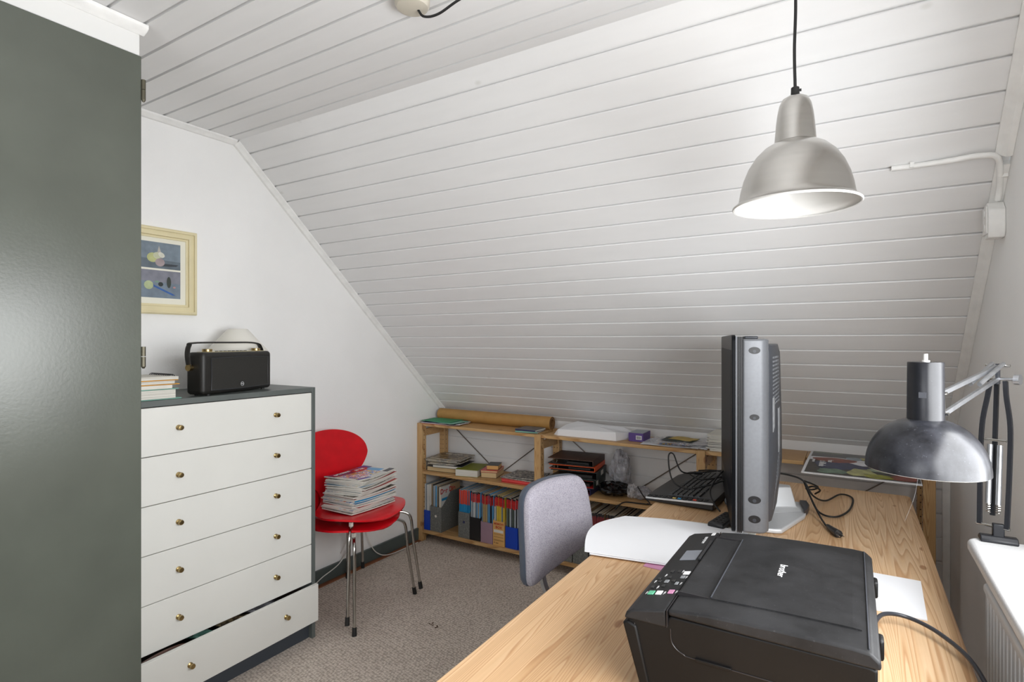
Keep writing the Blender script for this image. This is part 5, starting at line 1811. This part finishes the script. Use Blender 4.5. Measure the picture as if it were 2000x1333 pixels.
vt = MB()
for k in range(13):
    zc = TZ1 - 0.070 - 0.0115 * k
    for (ya2, yb3) in ((-0.295, -0.205), (-0.195, -0.110)):
        vs = [(back_x(ya2, zc) + 0.0002, ya2, zc), (back_x(yb3, zc) + 0.0002, yb3, zc), (back_x(yb3, zc) + 0.0002, yb3, zc + 0.0055), (back_x(ya2, zc) + 0.0002, ya2, zc + 0.0055)]
        vs += [(p[0] + 0.0010, p[1], p[2]) for p in vs]
        vt.add(vs, [(4, 5, 6, 7), (0, 1, 5, 4), (1, 2, 6, 5), (2, 3, 7, 6), (3, 0, 4, 7)], 0)
P('vent_slots', vt, 'vent', tv, world=False, smooth=False)
vt = MB()
for k in range(14):
    zc = TZ0 + 0.055 + 0.010 * k
    ya2, yb3 = -0.285 + 0.010 * k * 0.9, -0.210 + 0.010 * k * 0.9
    vs = [(back_x(ya2, zc) + 0.0002, ya2, zc), (back_x(yb3, zc) + 0.0002, yb3, zc + 0.012), (back_x(yb3, zc) + 0.0002, yb3, zc + 0.016), (back_x(ya2, zc) + 0.0002, ya2, zc + 0.004)]
    vs += [(p[0] + 0.0010, p[1], p[2]) for p in vs]
    vt.add(vs, [(4, 5, 6, 7), (0, 1, 5, 4), (1, 2, 6, 5), (2, 3, 7, 6), (3, 0, 4, 7)], 0)
P('vent_slots', vt, 'vent', tv, world=False, smooth=False)
for (ya2, yb3, za2, zb3) in ((-0.300, -0.262, TZ0 + 0.285, TZ0 + 0.385), (-0.150, -0.105, TZ0 + 0.20, TZ0 + 0.34)):
    lbm = MB()
    xq0, xq1 = back_x(ya2, za2) + 0.0016, back_x(yb3, za2) + 0.0016
    vs = [(xq0, ya2, za2), (xq1, yb3, za2 + 0.012), (xq1, yb3, zb3), (xq0, ya2, zb3)]
    vs += [(p[0] - 0.003, p[1], p[2]) for p in vs]
    lbm.add(vs, [(0, 1, 2, 3), (1, 0, 4, 5), (2, 1, 5, 6), (3, 2, 6, 7), (0, 3, 7, 4)], 0)
    P('type_label', lbm, 'label', tv, world=False, smooth=False)
for (zc, rx_, rz_) in ((TZ1 - 0.045, 0.0155, 0.0100), (TZ0 + 0.335, 0.0130, 0.0085), (TZ0 + 0.100, 0.0170, 0.0110), (TZ0 + 0.045, 0.0160, 0.0110)):
    q = MB()
    pts_ = [(0.054 + rx_ * math.cos(2 * PI * k / 24), zc + rz_ * math.sin(2 * PI * k / 24)) for k in range(24)]
    q.prism(pts_, -HL - 0.0006, -HL + 0.004, 'Y')
    P('screw_recess', q, 'black', tv, world=False)
    q = MB()
    q.cyl((0.054, -HL - 0.0010, zc - rz_ * 0.25), (0.054, -HL - 0.0004, zc - rz_ * 0.25), rz_ * 0.45, seg=14)
    P('screw', q, 'charcoal', tv, world=False)
P('top_handle', MB().box((0.045, -0.14, TZ1 - 0.012), (0.085, -0.04, TZ1 - 0.002)), 'tv_back', tv, world=False, bevel=0.003)
# foot
ftm = MB()
basep = [(0.015, -0.185), (0.130, -0.190), (0.150, -0.184), (0.242, -0.005), (0.266, 0.09), (0.264, 0.16), (0.14, 0.19), (0.015, 0.185)]
ftm.prism(basep, 0.001, 0.016, 'Z')
P('stand_foot', ftm, 'silver_light', tv, world=False, bevel=0.005, seg=3)
up = MB()
lo_ = [(0.025, -0.015), (0.150, -0.012), (0.240, 0.030), (0.246, 0.12), (0.140, 0.165), (0.025, 0.160)]
hi_ = [(0.040, 0.062), (0.150, 0.066), (0.212, 0.082), (0.214, 0.118), (0.140, 0.135), (0.040, 0.130)]
vs = [(p[0], p[1], 0.0162) for p in lo_] + [(p[0] * 0.5 + h_[0] * 0.5, p[1] * 0.5 + h_[1] * 0.5, 0.024) for p, h_ in zip(lo_, hi_)] + [(h_[0], h_[1], 0.085) for h_ in hi_]
fs = [tuple(range(6))[::-1], tuple(range(12, 18))]
for r_ in range(2):
    for i in range(6):
        fs.append((r_ * 6 + i, r_ * 6 + (i + 1) % 6, (r_ + 1) * 6 + (i + 1) % 6, (r_ + 1) * 6 + i))
up.add(vs, fs, 0)
P('stand_neck', up, 'silver_light', tv, world=False, bevel=0.003)
P('stand_edge', MB().prism([(0.242, 0.012), (0.258, 0.045), (0.273, 0.10), (0.273, 0.15), (0.250, 0.15), (0.247, 0.06)], 0.004, 0.026, 'Z'), 'charcoal', tv, world=False, bevel=0.002)
# mains lead of the television
P('power_cord', MB().tube(catmull([(-0.245, 2.19, 0.870), (-0.190, 2.24, 0.855), (-0.150, 2.26, 0.835), (-0.120, 2.25, 0.790), (-0.085, 2.36, 0.750), (-0.040, 2.50, 0.747), (0.000, 2.46, 0.747), (-0.010, 2.28, 0.747), (-0.050, 2.17, 0.747),
                                 (-0.100, 2.19, 0.752), (-0.135, 2.28, 0.790), (-0.150, 2.30, 0.82)], 10), 0.0032, 8), 'rubber', tv)
P('power_cord', MB().tube(catmull([(-0.150, 2.27, 0.832), (-0.130, 2.22, 0.80), (-0.095, 2.13, 0.757), (-0.075, 2.06, 0.748), (-0.068, 2.04, 0.748)], 8), 0.0032, 8), 'rubber', tv)
P('power_cord', MB().tube(catmull([(-0.150, 2.28, 0.832), (-0.125, 2.30, 0.82), (-0.108, 2.34, 0.80), (-0.128, 2.36, 0.785), (-0.145, 2.30, 0.80), (-0.120, 2.26, 0.82), (-0.10, 2.30, 0.80), (-0.118, 2.34, 0.775)], 8), 0.0030, 8), 'rubber', tv)
pg = P('mains_plug', MB().cyl((-0.068, 2.042, 0.750), (-0.036, 1.968, 0.751), 0.0065, 0.0125, seg=14), 'black', tv, bevel=0.002)
P('plug_pin', MB().cyl((-0.031, 1.969, 0.751), (-0.022, 1.952, 0.751), 0.0020, seg=8), 'chrome', pg)
P('plug_pin', MB().cyl((-0.042, 1.962, 0.751), (-0.033, 1.945, 0.751), 0.0020, seg=8), 'chrome', pg)

# ---- keyboard
kb = T('keyboard', 'black computer keyboard with silver end lying on the desk left of the television', 'keyboard', (-0.525, 2.30, DZT), math.radians(-2))
kout = [(0.118, -0.262), (0.118, 0.262), (-0.03, 0.262), (-0.10, 0.225), (-0.128, 0.14), (-0.132, -0.14), (-0.126, -0.262)]
vs = [(p[0], p[1], 0.004) for p in kout] + [(p[0], p[1], 0.018 + 0.014 * (p[0] + 0.13) / 0.25) for p in kout]
n = len(kout)
P('case', MB().add(vs, [tuple(range(n))[::-1], tuple(range(n, 2 * n))] + [(i, (i + 1) % n, n + (i + 1) % n, n + i) for i in range(n)], 0), 'black', kb, world=False, bevel=0.003)
P('silver_edge', MB().prism([(-0.126, 0.012), (0.118, 0.024), (0.118, 0.031), (-0.126, 0.018)], -0.2655, -0.2615, 'Y'), 'silver_light', kb, world=False, bevel=0.001)
P('key_frame', MB().prism([(-0.060, 0.0225), (0.112, 0.0320), (0.112, 0.0330), (-0.060, 0.0235)], -0.212, -0.2085, 'Y'), 'silver', kb, world=False)
ks = []
for r_ in range(6):
    xk = -0.050 + 0.0190 * r_ + (0.004 if r_ > 4 else 0)
    cols = [-0.200 + 0.0190 * c_ for c_ in range(4)] + [-0.118 + 0.0190 * c_ for c_ in range(3)] + [-0.055 + 0.0190 * c_ for c_ in range(15)]
    for yk in cols:
        if yk > 0.245:
            continue
        ks.append((xk, yk))
keyp = MB()


def key_mesh():
    q = MB()
    a, b, h = 0.0083, 0.0068, 0.0055
    q.add([(-a, -a, 0), (a, -a, 0), (a, a, 0), (-a, a, 0), (-b, -b, h), (b, -b, h), (b, b, h), (-b, b, h)], [(4, 5, 6, 7), (0, 1, 5, 4), (1, 2, 6, 5), (2, 3, 7, 6), (3, 0, 4, 7)], 0)
    return q


kz = lambda x: 0.018 + 0.014 * (x + 0.13) / 0.25
ks.sort(key=lambda p: p[1])
first = P('key', key_mesh(), 'key', kb, world=False, smooth=False)
first.location = (ks[0][0], ks[0][1], kz(ks[0][0]))
first.rotation_euler = (0, -math.atan2(0.014, 0.25), 0)
for (xk, yk) in ks[1:99]:
    c_ = first.copy()
    COL.objects.link(c_)
    c_.parent = kb
    c_.location = (xk, yk, kz(xk))
rest = MB()
for (xk, yk) in ks[99:]:
    q = key_mesh()
    rest.add([(v.x + xk, v.y + yk, v.z + kz(xk)) for v in q.v], q.f, 0)
if rest.v:
    o = P('far_keys', rest, 'key', kb, world=False, smooth=False)
    o['kind'] = 'stuff'
lg = MB()
for (xk, yk) in ks:
    for (ox, oy) in ((0.0025, 0.0018), (-0.0020, 0.0018)):
        z_ = kz(xk) + 0.0056
        lg.box((xk + ox, yk + oy - 0.0022, z_), (xk + ox + 0.0018, yk + oy + 0.0008, z_ + 0.0003))
o = P('key_legends', lg, 'label', kb, world=False, smooth=False)
o['kind'] = 'stuff'
# media keys on the near strip
for k in range(12):
    xk = -0.115 + 0.0185 * k
    m = 'key' if k not in (5, 6, 9) else ('yellow', 'sp_cyan', 'sp_orange')[(5, 6, 9).index(k)]
    for yy in (-0.250, -0.232):
        P('media_key', MB().box((xk - 0.006, yy - 0.005, kz(xk)), (xk + 0.006, yy + 0.005, kz(xk) + 0.0025)), 'key' if yy > -0.24 else m, kb, world=False, bevel=0.0008)
P('foot', MB().box((0.09, -0.24, 0), (0.11, -0.21, 0.006)).box((0.09, 0.21, 0), (0.11, 0.24, 0.006)).box((-0.12, -0.24, 0), (-0.10, -0.21, 0.006)).box((-0.12, 0.10, 0), (-0.10, 0.13, 0.006)), 'rubber', kb, world=False)
P('cable', MB().tube(catmull([(-0.40, 2.46, 0.785), (-0.46, 2.50, 0.788), (-0.54, 2.43, 0.786), (-0.600, 2.33, 0.800), (-0.655, 2.40, 0.855), (-0.665, 2.36, 0.850), (-0.600, 2.18, 0.800), (-0.53, 2.12, 0.788), (-0.46, 2.16, 0.800), (-0.41, 2.20, 0.815), (-0.39, 2.22, 0.80)], 10), 0.0030, 8), 'rubber', kb)
P('cable', MB().tube(catmull([(-0.575, 2.36, 0.785), (-0.52, 2.30, 0.786), (-0.47, 2.34, 0.788), (-0.44, 2.42, 0.790), (-0.50, 2.47, 0.790), (-0.56, 2.44, 0.788)], 10), 0.0030, 8), 'rubber', kb)
P('cable', MB().tube(catmull([(-0.395, 2.36, 0.86), (-0.425, 2.20, 0.84), (-0.440, 2.10, 0.800), (-0.415, 2.03, 0.775), (-0.385, 1.99, 0.760)], 10), 0.0030, 8), 'rubber', kb)
P('cable_ferrite', MB().cyl((-0.565, 2.385, 0.7885), (-0.535, 2.40, 0.7885), 0.0065, seg=14), 'black', kb)

ms_ = T('computer_mouse', 'small clear and grey mouse between the keyboard and television', 'mouse', (-0.372, 2.145, DZT))
blob('', '', '', (-0.372, 2.140, DZT + 0.0195), (0.026, 0.045, 0.0185), 'silver', 0.004, 2, parent=ms_, pname='shell')
P('wheel', MB().cyl((-0.376, 2.115, DZT + 0.036), (-0.368, 2.115, DZT + 0.036), 0.005, seg=16), 'rubber', ms_)
rc = T('remote_control', 'black remote control lying in front of the television foot', 'remote control', (-0.358, 1.915, DZT), math.radians(-10))
P('casing', MB().box((-0.026, -0.075, 0.001), (0.026, 0.075, 0.022)), 'black', rc, world=False, bevel=0.006, seg=3)
rbm = MB()
for k in range(5):
    for j in range(3):
        rbm.cyl((-0.014 + 0.014 * j, -0.05 + 0.022 * k, 0.022), (-0.014 + 0.014 * j, -0.05 + 0.022 * k, 0.0235), 0.004, seg=12)
P('buttons', rbm, 'key', rc, world=False)

# ================================================================== OFFICE CHAIR
oc = T('office_chair', 'grey fabric office chair with dark-edged backrest pushed to the desk', 'chair', (-0.72, 1.72, 0))
# backrest: outline in its own plane (w across, h up)
A0, A1 = Vector((-0.951, 1.585, 0)), Vector((-0.856, 1.912, 0))
wdir = (A1 - A0).normalized()
wid = (A1 - A0).length
ndir = Vector((wdir.y, -wdir.x, 0))          # towards the desk (+x)
out = [(0.000, 0.560), (0.004, 0.62), (0.010, 0.74), (0.020, 0.805), (0.050, 0.838), (0.10, 0.852), (0.18, 0.860), (0.27, 0.858), (0.33, 0.850), (0.358, 0.825), (0.372, 0.78), (0.382, 0.70), (0.380, 0.645), (0.360, 0.610), (0.29, 0.588), (0.20, 0.566), (0.09, 0.545), (0.03, 0.535), (0.006, 0.540)]
cw, chh = 0.19, 0.70


def bp(w_, h_, off, k=1.0):
    w2, h2 = cw + (w_ - cw) * k, chh + (h_ - chh) * k
    bend = 0.030 * ((w2 - cw) / 0.19) ** 2
    lean = -0.10 * (h2 - 0.70)
    return A0 + wdir * (w2 * wid / 0.384) + ndir * (off + bend * 0.6 + lean) + Vector((0, 0, h2))


so = []
for i in range(len(out)):
    so.append(out[i])
smo = [Vector((p.x, p.y)) for p in catmull([(a, b, 0) for a, b in out + out[:1]], 3)][:-1]
n = len(smo)


def pad(levels, mi=0):
    mb = MB()
    vs, fs = [], []
    for (k, off) in levels:
        for p in smo:
            vs.append(bp(p.x, p.y, off, k))
    L_ = len(levels)
    for r_ in range(L_ - 1):
        for i in range(n):
            fs.append((r_ * n + i, r_ * n + (i + 1) % n, (r_ + 1) * n + (i + 1) % n, (r_ + 1) * n + i))
    fs += [tuple(range(n))[::-1], tuple(range((L_ - 1) * n, L_ * n))]
    mb.add(vs, fs, mi)
    return mb


P('backrest', pad([(0.955, 0.0), (0.985, 0.010), (0.985, 0.022), (0.955, 0.032), (0.88, 0.038), (0.6, 0.041), (0.25, 0.042), (0.02, 0.042)]), 'fabric', oc)
P('backrest_shell', pad([(0.90, -0.022), (0.97, -0.018), (1.0, -0.006), (1.002, 0.008), (0.992, 0.013), (0.975, 0.010), (0.97, 0.0)]), 'blue_grey', oc)
P('back_stem', MB().tube(catmull([(-0.945, 1.775, 0.68), (-0.955, 1.775, 0.58), (-0.955, 1.775, 0.49), (-0.925, 1.772, 0.43), (-0.85, 1.765, 0.405), (-0.76, 1.76, 0.40)], 8), (0.018, 0.009), 4, flat=(0, 1, 0)), 'alu_bar', oc)
P('seat', MB().box((-0.86, 1.55, 0.430), (-0.46, 1.97, 0.485)), 'fabric', oc, bevel=0.022, seg=4)
P('seat_plate', MB().box((-0.78, 1.66, 0.405), (-0.54, 1.86, 0.4295)), 'charcoal', oc, bevel=0.003)
P('gas_column', MB().cyl((-0.66, 1.76, 0.13), (-0.66, 1.76, 0.405), 0.022, seg=20), 'chrome', oc)
for k in range(5):
    a = 2 * PI * k / 5 + 0.95
    e = Vector((-0.66 + 0.25 * math.cos(a), 1.76 + 0.25 * math.sin(a), 0.072))
    l_ = P('base_arm', MB().cyl((-0.66, 1.76, 0.115), e, 0.018, 0.012, seg=12), 'charcoal', oc)
    P('castor', MB().cyl((e.x - 0.012, e.y, 0.0245), (e.x + 0.012, e.y, 0.0245), 0.024, seg=18).cyl((e.x, e.y, 0.04), (e.x, e.y, 0.075), 0.006, seg=10), 'rubber', l_)

# ================================================================== PENDANT LAMP
PXL, PYL = -0.114, 1.453
pd = T('pendant_lamp', 'brushed aluminium dome pendant lamp hanging on a black cord over the desk', 'pendant lamp', (PXL, PYL, 1.64))
rim = 1.655
outp = [(0.1335, rim), (0.1350, rim + 0.003), (0.1300, rim + 0.007), (0.1240, rim + 0.012), (0.1215, rim + 0.022), (0.1185, rim + 0.040), (0.1120, rim + 0.065), (0.1010, rim + 0.092), (0.0860, rim + 0.116), (0.0680, rim + 0.134), (0.0520, rim + 0.1435), (0.0445, rim + 0.1465)]
neck = [(0.0442, rim + 0.1470), (0.0428, rim + 0.165), (0.0408, rim + 0.190), (0.0380, rim + 0.215), (0.0340, rim + 0.235), (0.0280, rim + 0.248), (0.0180, rim + 0.2545), (0.0100, rim + 0.2550)]
inp = [(r_ - 0.0022, z_ - 0.0006) for (r_, z_) in outp[::-1]]
c0 = (PXL, PYL, 0)
mb = MB()
full = outp + inp[:-1] + [(0.1310, rim - 0.0006)]
mb.lathe(full, c0, 72, mi=[1] + [0] * 10 + [1] * (len(full) - 11), closed=True)
P('lamp_shade', mb, ['alu', 'shade_white'], pd)
P('shade_rim', MB().lathe([(0.1345, rim - 0.0022), (0.1362, rim - 0.0005), (0.1362, rim + 0.002), (0.1345, rim + 0.0032), (0.1318, rim + 0.001), (0.1318, rim - 0.0012)], c0, 72, closed=True), 'shade_white', pd)
P('shade_neck', MB().lathe(neck, c0, 56), 'alu', pd)
P('inner_cap', MB().lathe([(0.043, rim + 0.145), (0.040, rim + 0.180), (0.0, rim + 0.185)], c0, 40), 'shade_white', pd)
P('bulb', MB().lathe([(0.0, rim + 0.060), (0.022, rim + 0.066), (0.030, rim + 0.085), (0.026, rim + 0.110), (0.014, rim + 0.135), (0.013, rim + 0.160)], c0, 28), 'opal', pd)
cg = P('cord_grip', MB().cyl((PXL, PYL, rim + 0.2545), (PXL, PYL, rim + 0.276), 0.0095, 0.0088, seg=20), 'rubber', pd, bevel=0.001)
P('grip_screw', MB().cyl((PXL, PYL, rim + 0.268), (PXL + 0.013, PYL, rim + 0.268), 0.003, seg=10), 'rubber', cg)
cord = catmull([(PXL, PYL, rim + 0.274), (PXL - 0.0015, PYL, 2.02), (PXL + 0.001, PYL, 2.12), (PXL, PYL, 2.268)], 8)
P('cord', MB().tube(cord, 0.0034, 10), 'rubber', pd)
RX, RY = -1.037, 1.170
sw = catmull([(RX + 0.008, RY + 0.012, 2.262), (RX + 0.028, RY + 0.016, 2.236), (RX + 0.075, RY + 0.022, 2.232), (RX + 0.16, RY + 0.024, 2.252), (RX + 0.28, RY + 0.045, 2.268), (-0.50, 1.29, 2.262), (-0.25, 1.40, 2.258), (PXL, PYL, 2.262)], 10)
P('cord', MB().tube(sw, 0.0034, 10), 'rubber', pd)
P('ceiling_hook', MB().tube(catmull([(PXL, PYL, 2.2875), (PXL, PYL, 2.272), (PXL + 0.008, PYL, 2.262), (PXL, PYL, 2.254), (PXL - 0.008, PYL, 2.262)], 6), 0.0016, 8), 'steel', pd)
P('ceiling_rose', MB().lathe([(0.0, 2.2560), (0.030, 2.2562), (0.043, 2.2600), (0.048, 2.2680), (0.049, 2.2875)], (RX, RY, 0), 48), 'rose', pd)

# ================================================================== WORK LAMP ON THE SILL
LX, LY = 0.123, 1.364
wl = T('desk_lamp', 'black dome work lamp on a sprung arm clamped to the window sill', 'lamp', (0.29, 1.58, 0.90))
c0 = (LX, LY, 0)
rz = 1.087
Rr = 0.1015
dome_o, dome_i = [], []
for k in range(15):
    a = (PI / 2) * k / 14 * 0.80
    dome_o.append((Rr * math.cos(a) ** 0.86, rz + 0.102 * math.sin(a)))
dome_o.append((0.0306, dome_o[-1][1] + 0.0018))
dome_i = [(r_ - 0.0018, z_ - 0.0012) for (r_, z_) in dome_o[::-1]]
mb = MB()
nO = len(dome_o)
mb.lathe(dome_o + dome_i, c0, 72, mi=[0] * (nO - 1) + [1] * (nO + 1), closed=True)
P('lamp_shade', mb, ['lamp_black', 'shade_white'], wl)
zt3 = dome_o[-1][1]
P('lamp_housing', MB().lathe([(0.0308, zt3 - 0.001), (0.0306, zt3 + 0.02), (0.0300, 1.2965), (0.0292, 1.2985), (0.0, 1.2990)], c0, 48), 'housing', wl)
P('push_switch', MB().cyl((LX, LY, 1.2988), (LX, LY, 1.3020), 0.0072, seg=20).cyl((LX, LY, 1.3020), (LX, LY, 1.3145), 0.0040, seg=16), 'shade_white', wl)
P('maker_badge', MB(frame((LX, LY, 1.235), (math.cos(-0.25), math.sin(-0.25), 0), (0, 0, 1))).box((-0.0062, -0.0055, 0.0300), (0.0062, 0.0055, 0.0309)), 'charcoal', wl)
# arm geometry
J = Vector((0.279, 1.640, 1.285))          # elbow
B_ = Vector((0.264, 1.600, 0.932))         # foot pivot
S1 = Vector((0.152, 1.385, 1.237))
S2 = Vector((0.155, 1.388, 1.196))
side = Vector((0.80, -0.45, 0.0)).normalized()


def bar(p, q, w_, t_, m, parent, name='arm_bar'):
    return P(name, MB().tube([p, q], (w_, t_), 4, flat=tuple(side)), m, parent)


for sg in (-1, 1):
    o_ = side * 0.018 * sg
    q1 = catmull([B_ + o_ * 1.35, B_.lerp(J, 0.35) + o_ * 1.45, B_.lerp(J, 0.62) + o_ * 1.4, B_.lerp(J, 0.80) + o_ * 0.95, J + o_ * 0.75 + Vector((0, 0, -0.035))], 6)
    P('lower_arm', MB().tube(q1, (0.0056, 0.0052), 4, flat=tuple(side)), 'arm_black', wl)
q1 = catmull([B_ + Vector((0.002, 0.016, 0.02)), B_.lerp(J, 0.5) + Vector((0.002, 0.016, 0.01)), J + Vector((0.0, 0.010, -0.04))], 6)
P('lower_arm', MB().tube(q1, (0.0056, 0.0050), 4, flat=tuple(side)), 'arm_black', wl)
up_off = Vector((0, 0, -0.030))
bar(J + Vector((0, 0, -0.002)), S1, 0.0042, 0.0062, 'alu_bar', wl, 'upper_arm')
bar(J + up_off, S2, 0.0042, 0.0062, 'alu_bar', wl, 'upper_arm')
P('elbow_plate', MB().tube([J + Vector((0, 0, 0.004)), J + Vector((0, 0, -0.042))], (0.0030, 0.010), 4, flat=tuple(side)), 'charcoal', wl)
P('elbow_knob', MB().cyl(J + up_off - side * 0.004, J + up_off + side * 0.030, 0.0035, seg=12).cyl(J + up_off + side * 0.030, J + up_off + side * 0.040, 0.0115, seg=20), 'alu_bar', wl)
for (p, L_) in ((J, 0.022), (J + up_off, 0.018), (S1, 0.008), (S2, 0.008), (B_, 0.030), (B_.lerp(J, 0.53), 0.020)):
    P('pivot_pin', MB().cyl(p - side * L_, p + side * L_, 0.0030, seg=12), 'chrome', wl)

for sg in (-1, 1):
    o_ = side * 0.009 * sg + Vector((0, 0.002, 0))
    a_, b_ = B_.lerp(J, 0.10) + o_, B_.lerp(J, 0.50) + o_
    P('spring_sleeve', MB().cyl(a_ + Vector((0, 0, 0.012)), b_, 0.0052, seg=16), 'alu_bar', wl)
    P('spring', MB().tube([a_ + Vector((0.004 * math.cos(t_ * 0.9), 0.004 * math.sin(t_ * 0.9), -0.008 + 0.0007 * t_)) for t_ in range(30)], 0.0010, 5), 'chrome', wl)
    a2, b2_ = J + side * 0.010 * sg + Vector((0, 0, 0.004)), J.lerp(S2, 0.46) + side * 0.008 * sg + Vector((0, 0, 0.004))
    P('spring_sleeve', MB().cyl(a2, b2_, 0.0046, seg=16), 'alu_bar', wl)
P('shade_bracket', MB().tube([S1 + Vector((0, 0, 0.003)), S2 + Vector((0, 0, -0.003))], (0.0026, 0.0055), 4, flat=tuple(side)).cyl(S1.lerp(S2, 0.25) + Vector((-0.003, -0.003, 0)), (LX + 0.0255, LY + 0.0120, S1.lerp(S2, 0.25).z), 0.0060, seg=14), 'chrome', wl)
# clamp on the sill
cm = MB()
cx_, cy_ = 0.272, 1.592
cm.prism([(cy_ - 0.014, 0.9003), (cy_ + 0.022, 0.9003), (cy_ + 0.022, 0.907), (cy_ + 0.008, 0.914), (cy_ - 0.006, 0.914), (cy_ - 0.014, 0.906)], cx_ - 0.032, cx_ + 0.032, 'X')
cm.box((cx_ - 0.010, cy_ - 0.004, 0.910), (cx_ + 0.010, cy_ + 0.010, 0.940))
P('clamp', cm, 'arm_black', wl, bevel=0.002)
P('clamp_jaw', MB().box((cx_ - 0.020, 1.6135, 0.835), (cx_ + 0.020, 1.622, 0.908)).box((cx_ - 0.020, 1.585, 0.835), (cx_ + 0.020, 1.622, 0.843)), 'charcoal', wl, bevel=0.002)
P('clamp_screw', MB().cyl((cx_, 1.598, 0.820), (cx_, 1.598, 0.8715), 0.004, seg=12).cyl((cx_, 1.598, 0.812), (cx_, 1.598, 0.820), 0.012, seg=16), 'charcoal', wl)
P('hanging_thread', MB().tube(catmull([(LX - 0.02, LY - 0.099, rz + 0.001), (LX - 0.026, LY - 0.102, rz - 0.035), (LX - 0.040, LY - 0.103, rz - 0.080)], 5), 0.00012, 5), 'label', wl)
